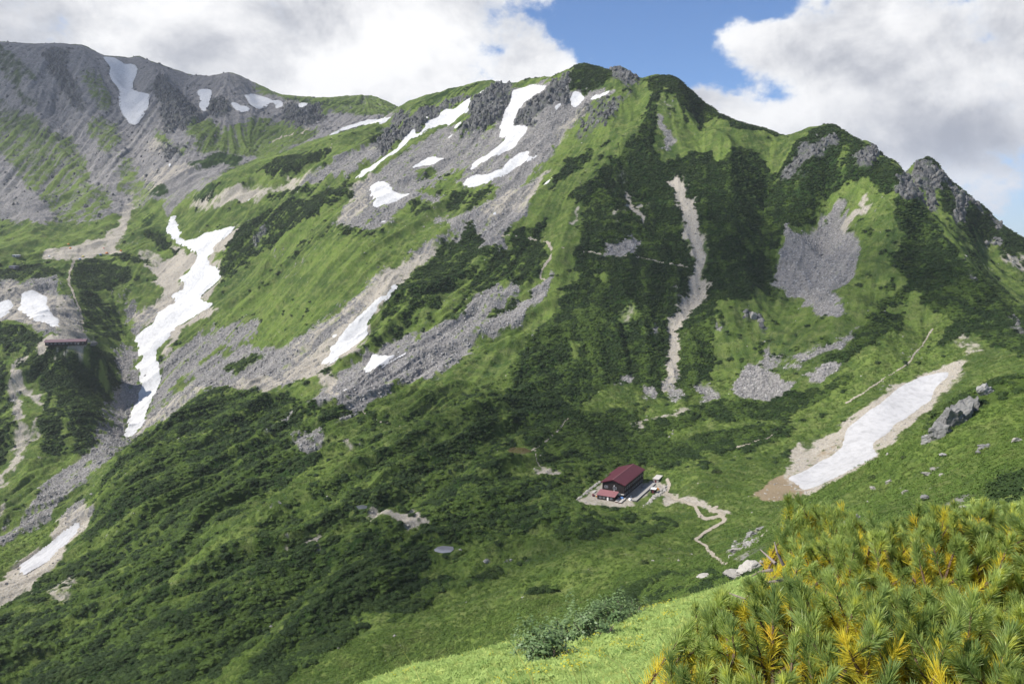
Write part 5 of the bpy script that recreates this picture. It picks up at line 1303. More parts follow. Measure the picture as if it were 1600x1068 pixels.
sw(MB().box(W2 / 2 - .2, W2 / 2 + .2, LL - 3, LL + 1.0, 5.95, 6.2).build('ridge_cap', WHITE, lodge))
for k in range(10): wall_window(lodge, 'front', (2.5 + k * (LL - 5) / 9, 0), 1.1, 1.9, 1.3)
MB().box(LL - 8, LL - 6.8, -.07, -.003, 0, 2.1).build('door', PALEWOOD, lodge)
MB().box(LL - 9.5, LL - 5.5, -2.6, -.003, 2.5, 2.75).build('porch_roof', ROOFDUSK, lodge)
for x in (LL - 9.2, LL - 5.8): MB().box(x - .08, x + .08, -2.45, -2.3, 0, 2.5).build('porch_post', PALEWOOD, lodge)
lw = thing('stone_terrace_wall', 'grey stone terrace wall at the right end of the long lodge', 'stone wall', e1 + Vector((4.5, 2.0, 0)), lang)
me = rock_mesh('wall', 77, 3, .8, CRAG, 9)
for v in me.vertices: v.co = Vector((v.co.x * 6.0, v.co.y * 5, v.co.z * 2.6 + .3))
link('wall', me, None, lw)
# ------------------------------------------------------------------ valley head: two sheds and the tents
def place(u, v): return Vector(at(u, v))
small_shed('camp_shed', 'small shed with a white roof on the far meadow, upper of the two', place(26, 401), .1, 10, 5, 2.6, CONC, WHITE)
small_shed('camp_hut', 'small grey stone hut on the far meadow, lower of the two', place(22, 419), -.2, 11, 7, 3.4, plain('grey_stone_wall', (0.13, 0.13, 0.15), .9, .3), plain('slate_roof', (0.22, 0.22, 0.25), .7), TRIM)
def tent(label, u, v, m, s=1.0, rz=0.0):
    p = place(u, v); t = thing('tent', label, 'tent', p, rz, 'tents on the bare camp ground')
    V, F = [], []; n = 8
    for i in range(5):
        for k in range(n + 1):
            a = math.pi * k / n; b = -1 + 2 * i / 4; r = math.sqrt(max(0.05, 1 - (b * .85) ** 2))
            V.append((math.cos(a) * 1.7 * s * r, b * 1.8 * s, math.sin(a) * 1.9 * s * r - .1))
    for i in range(4):
        for k in range(n): q_ = i * (n + 1) + k; F.append((q_, q_ + 1, q_ + n + 2, q_ + n + 1))
    F += [tuple(range(n + 1)), tuple(range(4 * (n + 1), 5 * (n + 1)))]
    b_ = MB(); b_.add(V, F); b_.build('canopy', m, t)
    MB().add([(-.5 * s, -1.84 * s, 0), (.5 * s, -1.84 * s, 0), (0, -1.84 * s, .9 * s), (-.5 * s, -1.9 * s, 0), (.5 * s, -1.9 * s, 0), (0, -1.9 * s, .9 * s)],
             [(0, 1, 2), (3, 5, 4), (0, 3, 4, 1), (1, 4, 5, 2), (2, 5, 3, 0)]).build('door', CONC, t)
YEL = plain('yellow_fabric', (.6, .5, .08), .6); RED = plain('red_fabric', (.5, .08, .06), .6)
for args in (('orange tent at the upper left of the camp ground', 107, 382, ORANGE), ('orange tent just below the upper left orange tent', 110, 388, ORANGE),
             ('large orange tent at the edge of the dark pines', 167, 396, ORANGE, 1.3), ('orange tent furthest right on the camp ground', 189, 392, ORANGE),
             ('blue tent beside the path below the camp', 125, 405, BLUE), ('blue tent left of the large orange tent', 157, 398, BLUE),
             ('yellow tent next to the blue tent by the path', 130, 401, YEL), ('red tent alone in the middle of the bare ground', 162, 388, RED, .8),
             ('white tent at the left end of the camp ground', 77, 401, WHITE)): tent(*args)
# ------------------------------------------------------------------ walkers
SKIN = plain('skin', (.45, .27, .18), .6, .1); HAIR = plain('hair', (.03, .02, .015), .7, .2)
def skinned(name, verts, edges, radii, mat, parent):
    me = bpy.data.meshes.new(name); me.from_pydata(verts, edges, [])
    o = link(name, me, mat, parent)
    o.modifiers.new('skin', 'SKIN'); sv = me.skin_vertices[0].data
    for s, r in zip(sv, radii): s.radius = (r, r)
    sv[0].use_root = True
    o.modifiers.new('smooth', 'SUBSURF').levels = 1
    return o
def walker(label, p, rz, jacket, trousers, stride=.22, pack=None):
    t = thing('person', label, 'person', p, rz, 'walkers on the trails')
    s = stride
    V = [(0, 0, .95), (0, -.02, 1.2), (0, 0, 1.42), (0, -.01, 1.53), (0, -.03, 1.64), (0, -.03, 1.74),
         (.1, 0, .9), (.11, -s, .5), (.11, -s * .9, .08), (.11, -s * .9 - .16, .04), (-.1, 0, .9), (-.11, s * .4, .5), (-.11, s, .1), (-.11, s - .12, .04),
         (.19, 0, 1.4), (.25, .06, 1.14), (.25, -.12, .95), (.25, -.2, .9), (-.19, 0, 1.4), (-.25, .0, 1.14), (-.25, -.14, .97), (-.25, -.22, .93)]
    E = [(0, 1), (1, 2), (2, 3), (3, 4), (4, 5), (0, 6), (6, 7), (7, 8), (8, 9), (0, 10), (10, 11), (11, 12), (12, 13), (2, 14), (14, 15), (15, 16), (16, 17), (2, 18), (18, 19), (19, 20), (20, 21)]
    Rr = [.13, .12, .13, .055, .085, .075, .085, .06, .045, .035, .085, .06, .045, .035, .06, .045, .033, .03, .06, .045, .033, .03]
    skinned('body', V, E, Rr, SKIN, t)
    skinned('jacket', [V[i] for i in (0, 1, 2, 14, 15, 16, 18, 19, 20)], [(0, 1), (1, 2), (2, 3), (3, 4), (4, 5), (2, 6), (6, 7), (7, 8)], [.16, .155, .15, .085, .065, .05, .085, .065, .05], jacket, t)
    skinned('trousers', [V[i] for i in (0, 6, 7, 8, 10, 11, 12)], [(0, 1), (1, 2), (2, 3), (0, 4), (4, 5), (5, 6)], [.145, .105, .08, .065, .105, .08, .065], trousers, t)
    skinned('hair', [(0, .0, 1.72), (0, .03, 1.76)], [(0, 1)], [.095, .09], HAIR, t)
DARKC = plain('dark_cloth', (.03, .03, .04), .9); NAVY = plain('navy_cloth', (.03, .05, .12), .9); REDC = plain('red_cloth', (.35, .05, .05), .9)
walker('walker in dark clothes standing where the trail leaves the hut', place(1067.5, 796), .6, DARKC, DARKC)
walker('walker in a navy jacket at the bend of the main trail', place(1095, 809), -2.2, NAVY, DARKC)
walker('walker in dark clothes on the terrace left of the lodge porch', place(86, 543.5), .3, DARKC, DARKC, .1)
walker('walker in a red jacket on the terrace by the lodge porch', place(116, 540.5), 1.7, REDC, DARKC, .15)
# ------------------------------------------------------------------ ponds
def water(name, label, s, col, rough=.06):
    p = poly(s); P3 = [at(u, v) for u, v in p]; z = sorted(q[2] for q in P3)[len(P3) // 2] + .06
    P3 = [on_plane(u, v, z) for u, v in p]
    me = bpy.data.meshes.new(name); me.from_pydata([tuple(q) for q in P3], [], [tuple(range(len(P3)))])
    m, g, b = material(name); g.put(b.inputs['Base Color'], col); b.inputs['Roughness'].default_value = rough; b.inputs['Specular IOR Level'].default_value = .8
    tag(link(name, me, m), label, kind='structure')
water('pond', 'small round tarn reflecting the clouds among the pines', '678,858 684,853.5 693,852 708,853.5 709,858 704,862 690,863.5 680,861', (.20, .20, .22))
water('pond', 'narrow dark pool behind the pale rocky hump', '556,790 566,788 574,790 573,794 560,795', (.10, .11, .12))
water('pond', 'brown pool in the bog above the hut', '793,703 800,698 820,699 832,705 815,709 798,708', (.10, .075, .035))
# ------------------------------------------------------------------ single rocks and outcrops
OUTC = stone_mat('outcrop_stone', (0.10, 0.10, 0.098), (0.34, 0.33, 0.315), 0.9)
def outcrop(name, label, parts, seed, mat=CRAG, group=None, cat='rock'):
    mat = OUTC if mat is CRAG else mat
    """parts: (u, v of the foot, width px, height px)"""
    q = random.Random(seed); o0 = place(parts[0][0], parts[0][1]); root = None
    if len(parts) > 1: root = thing(name, label, cat, o0, 0, group)
    for (u, v, w_, h_) in parts:
        p = place(u, v); k = p.y / FOC
        me = rock_mesh('tmp', q.randrange(99999), 4, .25, cuts=14)
        sx, sz = w_ * k / 1.75, h_ * k / 1.3
        for vt in me.vertices:
            c = vt.co; n = fbm(np.array([c.x * 2.2 + seed]), np.array([c.z * 2.8 + c.y]), 4, seed)[0]
            c *= 1 + .16 * float(n); c.z += .12 * abs(math.sin(5 * c.x + 3 * c.z))
            vt.co = Vector((c.x * sx, c.y * sx * .8, c.z * sz))
        me.transform(Matrix.Translation(p - o0 + Vector((0, sx * .4, sz * .12))) @ Matrix.Rotation(q.uniform(-.3, .3), 4, 'Y'))
        me.materials.append(mat)
        if root: link('rock_face', me, None, root)
        else: o = link(name, me); o.location = o0; return tag(o, label, cat, group)
    return root
outcrop('crag', 'large split grey crag on the near slope above the right snowfield', [(1470, 682, 44, 26), (1488, 668, 46, 36), (1508, 655, 44, 36), (1526, 640, 30, 26), (1452, 690, 28, 14), (1545, 618, 30, 20)], 3, cat='crag')
outcrop('crag', 'jagged grey crag rising behind the tips of the pines', [(1312, 838, 24, 16), (1326, 828, 26, 22), (1338, 814, 20, 14)], 8, cat='crag')
outcrop('rock', 'broad pale slab of rock at the foot of the trail', [(1150, 903, 46, 12), (1172, 893, 44, 14), (1192, 884, 20, 9)], 9, PALE)
outcrop('rock', 'flat pale stone just left of the broad slab at the trail foot', [(1102, 903, 30, 5)], 10, PALE)
RL = [('pale ledge among the herbs right of the trail bend', [(1178, 838, 22, 9), (1190, 828, 16, 7)]), ('low pale ledge above the trail foot', [(1152, 862, 20, 7)]),
      ('split ledge on the near slope below the pine patch', [(1535, 800, 22, 16), (1528, 806, 14, 10)]), ('flat pale ledge near the right edge of the slope', [(1563, 802, 22, 6)]),
      ('pale rock ledge behind the highest pine tips', [(1483, 818, 26, 16), (1506, 800, 22, 10)]), ('slanting ledge in the middle of the near slope', [(1450, 742, 20, 5), (1462, 734, 14, 5)]),
      ('small ledge high on the near slope', [(1475, 712, 14, 5)]), ('grey knob between the ledges of the near slope', [(1390, 755, 12, 6)]),
      ('small ledge beside the dark bush of the near slope', [(1366, 765, 14, 5)]), ('weathered ledge under the large split crag', [(1540, 700, 22, 9), (1530, 708, 12, 6)]),
      ('pale ledge at the right edge below the large crag', [(1590, 690, 16, 9)]), ('small grey boulder on the lip above the right snowfield', [(1388, 712, 9, 7)]),
      ('low ledge right of the gravel patch', [(1447, 780, 14, 8)]), ('grey ledge over the gravel patch', [(1415, 772, 16, 6)])]
for k, (lab, pr) in enumerate(RL): outcrop('rock', lab, pr, 20 + k, PALE if k % 3 else CRAG, 'rocks and ledges of the near slope')
outcrop('rock', 'pale boulder resting in the bright meadow near the brow', [(1008, 1002, 22, 7)], 50, PALE)
outcrop('rock', 'smaller pale boulder left of the one in the bright meadow', [(985, 1009, 12, 8)], 51, PALE)
outcrop('rock', 'dark boulder melting out of the winding snowfield', [(228, 587, 8, 4)], 52)
outcrop('rock', 'pale block in the herbs below the dark face', [(1178, 500, 12, 14), (1165, 497, 10, 10)], 54, PALE)
outcrop('rock', 'light knob of rock right of the pale block', [(1190, 505, 14, 12)], 55, PALE)
outcrop('rock', 'single white boulder on the lower left pine slope', [(352, 995, 7, 8)], 56, PALE)
outcrop('rock', 'white boulder in the meadow below the trail', [(1061, 877, 5, 5)], 57, PALE)
def lone_bush(label, u, v, wpx, seed):
    p = place(u, v); r = wpx / 2 * p.y / FOC; t = thing('dwarf_pine_shrub', label, 'shrub', p, 0, 'lone dwarf pine shrubs on the meadows')
    link('foliage', leaf_clump('foliage', 900, r, r * .75, r * .085, seed, PINE_L, core=False), None, t)
    q = random.Random(seed); b = MB()
    for k in range(7):
        a = k * .9; e = Vector((math.cos(a) * r * .7, math.sin(a) * r * .7, r * .4)); b.tube([(0, 0, -.3), e * .5 + Vector((0, 0, .05)), e], [r * .06, r * .045, r * .02], 5)
    b.build('stem', WOOD, t)
for k, args in enumerate((('lone dark pine shrub on the green rise right of the hut', 1120, 738, 17), ('dark shrub on the near slope right below the big snowfield', 1364, 747, 15),
        ('dark shrub on the near slope left of the bare snow hollow edge', 1309, 779, 12), ('small dark shrub lowest on the near slope above the trail', 1243, 800, 11),
        ('small shrub just below the one under the big snowfield', 1378, 767, 9), ('lone shrub on the meadow between trail and brown snow hollow', 1371, 567, 10),
        ('tiny dark shrub beside the upper end of the meadow trail', 1451, 542, 6), ('dark shrub on the near slope below the split crag', 1412, 716, 12),
        ('round dark shrub in the gully mouth left of the hut meadow', 1007, 879, 14))): lone_bush(*args, 500 + k)
# blocks that break up the crags of the ridges
crags = [rock_mesh('crag_block', 60 + s, 2, .7, CRAG, 9) for s in range(7)]
scatter('crag_blocks', sites(cov[4] ** 1.5, 1 / 12.0, 16000, 380, 2100), crags, 0.9, 3.4, 0.1, squash=1.3, power=1.8, tilt=0.5, label='broken rock steps and blocks of the crags')
print('things', round(time.time() - T0, 1))
# ------------------------------------------------------------------ foreground: bright meadow
LIME = leaf_mat('bright_meadow_leaves', (0.18, 0.29, 0.08), (0.44, 0.54, 0.18), (0.56, 0.56, 0.18), 0.35, scale=0.7, rnd=0.5)
def tuft_mesh(name, seed, n=70, blades=5, mat=LIME):
    q = np.random.default_rng(seed); V = []; F = []
    for k in range(n):
        a = q.random() * 6.283; r = .5 * math.sqrt(q.random()); h = .25 + .75 * q.random()
        c = np.array([math.cos(a) * r * 1.3, math.sin(a) * r * 1.3, h * (1 - r * .7)]); d = np.array([math.cos(a + q.normal() * .7), math.sin(a + q.normal() * .7), .25 + .6 * q.random()]); d /= np.linalg.norm(d)
        s = np.cross(d, [0, 0, 1]); s /= np.linalg.norm(s); L_ = .13 + .13 * q.random(); w_ = L_ * .3
        b0 = len(V); V += [c - d * L_, c + s * w_ - [0, 0, .02], c + d * L_ - [0, 0, .05], c - s * w_ - [0, 0, .02]]; F.append((b0, b0 + 1, b0 + 2, b0 + 3))
    for k in range(blades):
        a = q.random() * 6.283; r = .35 * q.random(); b = np.array([math.cos(a) * r, math.sin(a) * r, 0]); le = np.array([q.normal() * .35, q.normal() * .35, 1.0 + .4 * q.random()])
        le = le * .7; s = np.array([math.cos(a + 1.5), math.sin(a + 1.5), 0]) * .025; b0 = len(V)
        V += [b - s, b + s, b + le * .6 + s * .8, b + le * .6 - s * .8]; F.append((b0, b0 + 1, b0 + 2, b0 + 3))
        t_ = b + le * np.array([1.5, 1.5, 1]); b1 = len(V); V += [b + le * .6 - s * .8, b + le * .6 + s * .8, t_ + s * .1, t_ - s * .1]; F.append((b1, b1 + 1, b1 + 2, b1 + 3))
    me = np_mesh(name, np.array(V), np.array(F), False); me.materials.append(mat); return me
tufts = [tuft_mesh('meadow_tuft', 300 + s) for s in range(5)]
def site_simple(n, y0, y1, a0, a1, pw_=1.0):
    y = np.sqrt(y0 ** 2 + (y1 ** 2 - y0 ** 2) * rng.random(n) ** pw_); a = a0 + (a1 - a0) * rng.random(n); x = a * y
    return x, y, gz(x, y)
scatter('nearest_herbs', site_simple(22000, 3.5, 15, -.1, .40), tufts, .06, .20, 0.05, power=1.5, label='small lime herbs at the foot of the pine bushes')
scatter('bright_meadow', site_simple(30000, 13, 42, -.36, .42), tufts, .12, .34, 0.05, power=1.5, label='bright lime herbs and grass of the nearest slope')
scatter('near_slope_scrub', site_simple(16000, 14, 110, .34, .80), tufts, .3, .8, 0.05, power=1.5, label='greener herbs behind the pine bushes')
GOLD = leaf_mat('yellow_herb_heads', (0.45, 0.42, 0.03), (0.62, 0.55, 0.06), None, .2, scale=.5)
heads = [leaf_clump('yellow_heads', 14, .5, .5, .10, 400 + s, GOLD, core=False) for s in range(3)]
x, y, z = site_simple(900, 12, 33, -.2, .34); keep = vnoise(x / 3.2, y / 3.2, 411) > .15
scatter('yellow_flower_heads', (x[keep], y[keep], z[keep] + .28), heads, .10, .24, 0, label='yellow flower heads in the bright meadow')
# ------------------------------------------------------------------ broad-leaved shrubs on the brow
SHRUB = leaf_mat('willow_leaves', (0.07, 0.13, 0.045), (0.18, 0.26, 0.10), (0.24, 0.32, 0.13), .2, scale=1.2, rnd=.2, spec=.4, rough=.5)
BARK = plain('grey_bark', (0.16, 0.13, 0.11), .9, .4, 20)
def shrub(label, u, y, r, h, seed, n=2600, mat=SHRUB, size=.05):
    rx, ry, _ = ray(u, 1000); x = rx / ry * y
    z = float(gz([x], [y])[0]); t = thing('broadleaf_shrub', label, 'shrub', (x, y, z - .05), 0, 'rounded shrubs on the brow of the bright meadow')
    q = np.random.default_rng(seed); parts = []
    me = leaf_clump('foliage', n, r, h, size, seed, mat, core=False)
    # lobes
    co = np.empty(len(me.vertices) * 3, np.float32); me.vertices.foreach_get('co', co); co = co.reshape(-1, 4, 3)
    c = co.mean(1, keepdims=True); s = 1 + .22 * fbm(c[..., 0] / (r * .45) + seed, (c[..., 1] + c[..., 2]) / (r * .45), 2, seed)[..., None] - .25 * q.random((len(co), 1, 1)) ** 2
    co = (co - c) + c * s; me.vertices.foreach_set('co', co.reshape(-1).astype(np.float32)); me.update()
    link('foliage', me, None, t)
    b = MB()
    for k in range(14):
        a = k / 14 * 6.283; e = Vector((math.cos(a) * r * .75, math.sin(a) * r * .75, h * (.4 + .4 * q.random())))
        b.tube([(0, 0, -.2), e * .4 + Vector((0, 0, .1)), e * .75, e], [.035, .028, .018, .006], 5)
        b.tube([e * .5, e * .5 + Vector((q.normal() * .3, q.normal() * .3, .35)) * r], [.014, .004], 4)
    b.build('stem', BARK, t)
shrub('leftmost grey-green shrub on the meadow brow', 838, 20.5, .72, 1.0, 1)
shrub('round shrub bulging lowest into the bright meadow', 858, 18.0, .68, .95, 2)
shrub('tall dense shrub in the middle of the brow group', 895, 21.5, .95, 1.2, 3, 3600)
shrub('shrub between the dense shrub and the meadow edge', 928, 20.5, .75, .95, 4)
shrub('wide shrub at the right of the brow group', 955, 24.0, .95, 1.0, 5, 3200)
shrub('low shrub furthest right in the brow group', 985, 27.5, .9, .75, 6, 1800)
# ------------------------------------------------------------------ dwarf pine bushes close to the viewer
NEEDLE = leaf_mat('green_pine_needles', (0.13, 0.21, 0.065), (0.42, 0.52, 0.15), (0.64, 0.64, 0.09), .48, scale=9.0, rnd=.0, rough=.45, spec=.5, patchy=.42)
OLDN = leaf_mat('yellow_pine_needles', (0.52, 0.50, 0.06), (0.78, 0.66, 0.07), (0.74, 0.40, 0.04), .5, scale=6.0, rnd=.0, rough=.5, patchy=.25)
TWIG = plain('pine_twig', (0.13, 0.085, 0.055), .85, .4, 40)
DEADW = plain('dead_grey_wood', (0.22, 0.18, 0.155), .9, .35, 25)
def needles(base_, d, L_, n, q, lo, hi, ln, w_=.00075, spread=(.35, .95)):
    """n needles round a shoot of direction d, between fractions lo..hi of its length"""
    t = lo + (hi - lo) * q.random(n); p = base_ + d * (t * L_)[:, None]
    a = q.random(n) * 6.283; u = np.cross(d, [0.1, 0.2, 1.0]) if abs(d[2]) < .95 else np.cross(d, [1.0, 0, 0]); u /= np.linalg.norm(u); v = np.cross(d, u)
    rad = np.cos(a)[:, None] * u + np.sin(a)[:, None] * v
    f = (t - lo) / max(1e-6, hi - lo); ph = spread[1] + (spread[0] - spread[1]) * f + q.normal(0, .12, n)
    nd = d * np.cos(ph)[:, None] + rad * np.sin(ph)[:, None]; nd[:, 2] += .05; nd /= np.linalg.norm(nd, axis=1)[:, None]
    l = ln * (.75 + .4 * q.random(n))[:, None]
    s = np.cross(nd, q.normal(0, 1, (n, 3))); s /= np.linalg.norm(s, axis=1)[:, None]; s *= w_
    bend = (q.normal(0, .06, (n, 3)) + [0, 0, -.03]) * l
    mid = p + nd * l * .55 + bend * .3; tip = p + nd * l + bend
    V = np.stack([p - s * .7, p + s * .7, mid + s, mid - s, mid - s, mid + s, tip + s * .2, tip - s * .2], 1).reshape(-1, 3)
    return V
canopy = lambda x, y: -0.61 - 0.235 * (y - 1.1) - .22 * max(0, .85 - x) + 0.07 * math.sin(x * 7.1 + y * 3) + 0.05 * math.sin(y * 9.3 + x * 2.0)
def pine_bush(label, region, n, seed, green=1.0, ytaper=0.0, lean=(-.22, -.05)):
    """region: list of ground points (x, y) enclosing the bush"""
    q = np.random.default_rng(seed); R_ = np.array(region)
    x0, y0 = R_.min(0); x1, y1 = R_.max(0)
    cx, cy = R_.mean(0); zb = float(gz([cx], [max(1.3, cy)])[0])
    n = int(n * 3.5); t = thing('dwarf_pine_bush', label, 'pine bush', (cx, cy, zb), 0, 'dwarf pine bushes in the foreground')
    org = np.array([cx, cy, zb]); GV = []; OV = []; tw = MB(); k = 0; tries = 0
    def inside(x, y):
        c = False
        for i in range(len(R_)):
            (xa, ya), (xb, yb) = R_[i], R_[i - 1]
            if (ya > y) != (yb > y) and x < (xb - xa) * (y - ya) / (yb - ya) + xa: c = not c
        return c
    roots = [np.array([cx + q.normal() * .25, cy + q.normal() * .25, zb]) for _ in range(5)]
    while k < n and tries < n * 30:
        tries += 1
        x, y = x0 + (x1 - x0) * q.random(), y0 + (y1 - y0) * q.random()
        if not inside(x, y): continue
        k += 1; depth = q.random() ** 1.6 * .34
        tip = np.array([x, y, canopy(x, y) - depth + q.normal() * .02])
        d = np.array([lean[0] + q.normal() * .45, lean[1] + q.normal() * .45, 1.0 - .5 * depth]); d /= np.linalg.norm(d)
        L_ = .036 + .05 * q.random(); b = tip - d * L_
        big = 1.0 - depth * .8
        if q.random() < .76 + .19 * green: GV.append(needles(b, d, L_, int(230 * big), q, .05, 1.0, .027 * (.8 + .35 * q.random())))
        else: OV.append(needles(b, d, L_, 90, q, .2, 1.0, .032))
        OV.append(needles(b - d * .03, d, L_, int(80 + 70 * q.random()), q, -.7, .5, .027, spread=(.7, 1.25)))
        kink = b - d * .10 + np.array([q.normal() * .02, q.normal() * .02, -.03]); r0 = roots[int(q.integers(5))]
        down = kink + (r0 - kink) * .35 + np.array([0, 0, .02]); bits = [tip - d * .02, b, kink, down]
        tw.tube([tuple(p - org) for p in bits], [.0016, .003, .0042, .006], 4)
        if k % 9 == 0: tw.tube([tuple(p - org) for p in (down, down + (r0 - down) * .6 + [0, 0, .03], r0)], [.007, .012, .02], 5)
    for nm, VV, mt in (('needles', GV, NEEDLE), ('old_needles', OV, OLDN)):
        V = np.concatenate(VV) - org; me = np_mesh(nm, V, np.arange(len(V)).reshape(-1, 4), False); link(nm, me, mt, t)
    tw.build('branch', TWIG, t)
    return t
pine_bush('lowest dwarf pine bush at the bottom left of the pine thicket, mixed with yellow shoots', [(.17, 1.04), (.45, .98), (.80, 1.05), (.82, 1.55), (.62, 1.75), (.42, 1.6), (.27, 1.35)], 240, 1, .8)
pine_bush('dwarf pine bush with golden inner needles beside the dead branches', [(.60, 1.74), (.84, 1.56), (1.20, 1.75), (1.22, 2.45), (1.0, 2.62), (.86, 2.55), (.74, 2.1)], 260, 2, .82)
pine_bush('blue-green dwarf pine bush in the middle foreground', [(.82, 1.05), (1.25, 1.0), (1.50, 1.15), (1.52, 1.8), (1.18, 1.74), (.84, 1.55)], 330, 3, .93)
pine_bush('tallest dwarf pine bush reaching up to the grey slope ledges', [(1.22, 1.78), (1.52, 1.82), (1.78, 1.8), (1.85, 2.8), (1.6, 2.95), (1.3, 2.72), (1.2, 2.45)], 330, 4, .93)
pine_bush('dwarf pine bush cut off by the right edge of the picture', [(1.50, 1.15), (2.1, 1.25), (2.6, 2.2), (2.6, 3.0), (1.9, 2.9), (1.8, 1.82), (1.52, 1.8)], 460, 5, .95)
pine_bush('dwarf pine bush at the bottom edge below the blue-green one', [(.40, .86), (1.3, .80), (1.5, 1.12), (1.25, 1.0), (.82, 1.04), (.45, 1.0)], 200, 6, .88)
# dead branches at the left of the pines
db = MB(); q = random.Random(4)
def vray(u, v, y): r = ray(u, v); return Vector((r[0] / r[1] * y, y, r[2] / r[1] * y))
for pts_ in ([(1255, 905, 2.5), (1228, 909, 2.55), (1206, 920, 2.6), (1190, 935, 2.6), (1182, 950, 2.6)], [(1222, 912, 2.55), (1206, 908, 2.62), (1194, 914, 2.66)],
             [(1205, 922, 2.6), (1215, 930, 2.5), (1228, 932, 2.45)], [(1238, 880, 2.5), (1225, 868, 2.55), (1214, 858, 2.6)], [(1232, 890, 2.5), (1212, 893, 2.6), (1200, 900, 2.66)],
             [(1190, 936, 2.6), (1176, 930, 2.65), (1160, 924, 2.7)], [(1250, 882, 2.5), (1240, 862, 2.5), (1236, 846, 2.52)], [(1228, 909, 2.55), (1218, 922, 2.5), (1205, 934, 2.45)]):
    P_ = [vray(p[0] - 26, p[1], p[2] * .62) for p in pts_]; db.tube(P_, [.0034 * (1 - .7 * i / (len(P_) - 1)) for i in range(len(P_))], 6)
c0 = vray(1229, 905, 1.55); db.tube([c0, c0 + Vector((.08, .0, -.15)), c0 + Vector((.15, .05, -.9))], [.005, .007, .012], 6)
tag(db.build('dead_branch', DEADW), 'bare grey dead branches sticking out at the left of the pine bushes', 'dead branch')
# long yellow grass at the lower right corner
BLADE = leaf_mat('dry_grass_blades', (0.20, 0.26, 0.04), (0.50, 0.45, 0.16), None, .3, scale=5, rnd=0, rough=.5)
def grass_tuft(label, cx, cy, zt, n, seed, r=.2, ln=.34, lean=(-.4, 0)):
    q = np.random.default_rng(seed); V = []
    for k in range(n):
        b = np.array([cx + q.normal() * r, cy + q.normal() * r * .5, zt - ln + q.normal() * .03]); d = np.array([lean[0] + q.normal() * .35, lean[1] + q.normal() * .3, 1.0]); L_ = ln * (.7 + .5 * q.random())
        s = np.cross(d, q.normal(0, 1, 3)); s *= .0022 / np.linalg.norm(s); pr = b - s; pl = b + s
        for j in (1, 2, 3, 4):
            f = j / 4; c = b + d * L_ * f + np.array([lean[0] * .5 + q.normal() * .01, 0, -.35]) * L_ * f * f; w_ = s * (1 - f * .9)
            V += [pr, pl, c + w_, c - w_]; pr, pl = c - w_, c + w_
    V = np.array(V); org = np.array([cx, cy, zt - ln]); me = np_mesh('grass_tuft', V - org, np.arange(len(V)).reshape(-1, 4), False)
    o = link('grass_tuft', me, BLADE); o.location = org; tag(o, label, 'grass tuft')
grass_tuft('tuft of long yellow-green grass at the lower right corner', .80, 1.13, -.60, 260, 1)
grass_tuft('dry straw-coloured grass sticking out between the pine bushes', .72, 1.42, -.68, 120, 2, .12, .22)
grass_tuft('thin grass tuft at the left foot of the pine thicket', .24, 1.38, -.80, 200, 3, .14, .2, (-.1, 0))
print('foreground', round(time.time() - T0, 1))
# ------------------------------------------------------------------ haze
HAZE_DENSITY = 0.000055
def haze():
    bm = bmesh.new(); bmesh.ops.create_cube(bm, size=1.0)
    bm.transform(Matrix.Translation((0, 4200, 50)) @ Matrix.Diagonal((40000, 16000, 1700, 1)))
    me = bpy.data.meshes.new('haze'); bm.to_mesh(me); bm.free()
    m = bpy.data.materials.new('haze'); m.use_nodes = True; nt = m.node_tree; nt.nodes.clear()
    o_ = nt.nodes.new('ShaderNodeOutputMaterial'); v = nt.nodes.new('ShaderNodeVolumePrincipled')
    v.inputs['Color'].default_value = (0.86, 0.91, 1.0, 1); v.inputs['Density'].default_value = HAZE_DENSITY
    v.inputs['Anisotropy'].default_value = 0.2
    nt.links.new(v.outputs[0], o_.inputs['Volume'])
    m.cycles.homogeneous_volume = True
    tag(link('haze', me, m), kind='stuff')
haze()
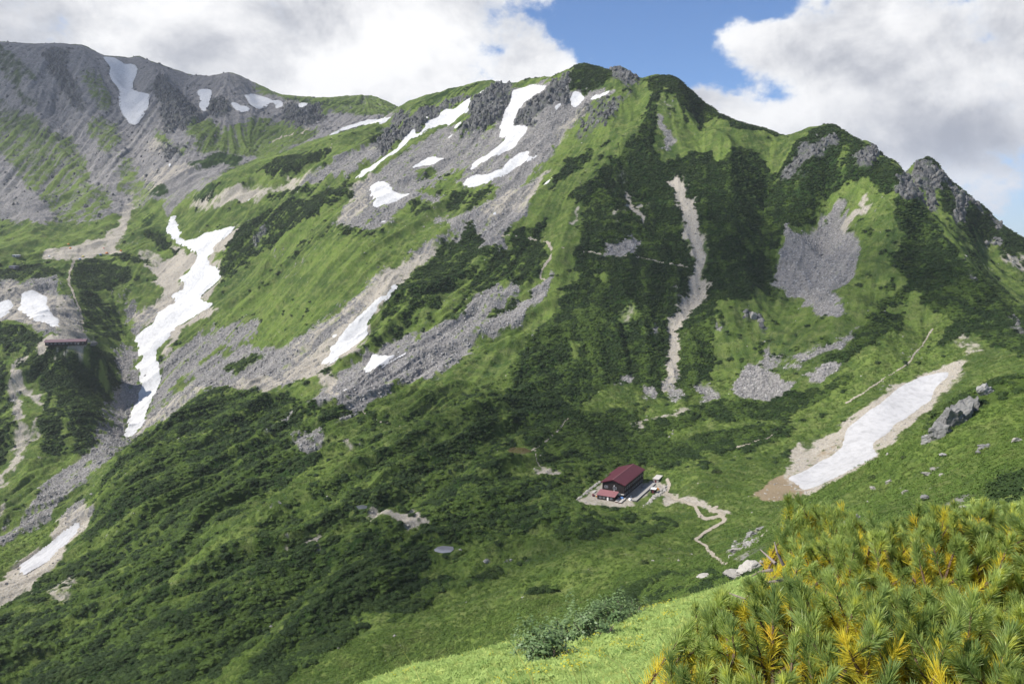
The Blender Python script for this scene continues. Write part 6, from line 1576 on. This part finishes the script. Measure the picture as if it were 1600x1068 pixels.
# unseen cumulus added outside the view to cast soft shade on the slopes
def shade_cloud(label, target, height, rx, ry, n, seed, opacity):
    cx = target[0] + SUN_VEC.x / SUN_VEC.z * (height - target[2]); cy = target[1] + SUN_VEC.y / SUN_VEC.z * (height - target[2])
    q = random.Random(seed); bm = bmesh.new()
    for k in range(n):
        a, r = q.random() * 6.283, q.random() ** .7; s = q.uniform(.20, .42) * (1.1 - .5 * r)
        M_ = Matrix.Translation((math.cos(a) * r * rx, math.sin(a) * r * ry, q.uniform(0, .3) * rx * (1 - r))) @ Matrix.Diagonal((rx * s, rx * s, rx * s * .5, 1))
        bmesh.ops.create_icosphere(bm, subdivisions=3, radius=1.0, matrix=M_)
    for v in bm.verts:
        c = v.co; w_ = rx / 14; v.co += Vector((math.sin(c.y / w_ / 1.9 + c.z / w_), math.sin(c.x / w_ / 1.7), math.sin((c.x + c.y) / w_ / 2.3))) * w_ * .5
    me = bpy.data.meshes.new('cloud'); bm.to_mesh(me); bm.free(); me.polygons.foreach_set('use_smooth', [True] * len(me.polygons))
    m = bpy.data.materials.new('shade_cloud_vapour'); m.use_nodes = True; nt = m.node_tree; b = nt.nodes['Principled BSDF']; b.inputs['Base Color'].default_value = (.9, .9, .9, 1); b.inputs['Roughness'].default_value = 1
    tr = nt.nodes.new('ShaderNodeBsdfTransparent'); mx = nt.nodes.new('ShaderNodeMixShader'); mx.inputs[0].default_value = opacity
    nt.links.new(tr.outputs[0], mx.inputs[1]); nt.links.new(b.outputs[0], mx.inputs[2]); nt.links.new(mx.outputs[0], nt.nodes['Material Output'].inputs[0])
    o = link('cloud', me, m); o.location = (cx, cy, height); tag(o, label, kind='structure')
shade_cloud('thin white cloud added out of view to shade the far left ridge', (-1050, 2000, 250), 1650, 900, 520, 44, 3, .045)
shade_cloud('small white cloud added out of view to shade the central face', at(1120, 430), 1500, 210, 190, 40, 4, .06)
shade_cloud('small white cloud added out of view to shade the lower pine slope', at(640, 880), 1450, 130, 80, 34, 5, .05)
shade_cloud('small white cloud added out of view to shade the slope left of the hut', at(760, 690), 1450, 120, 90, 30, 6, .04)
print('done', round(time.time() - T0, 1))
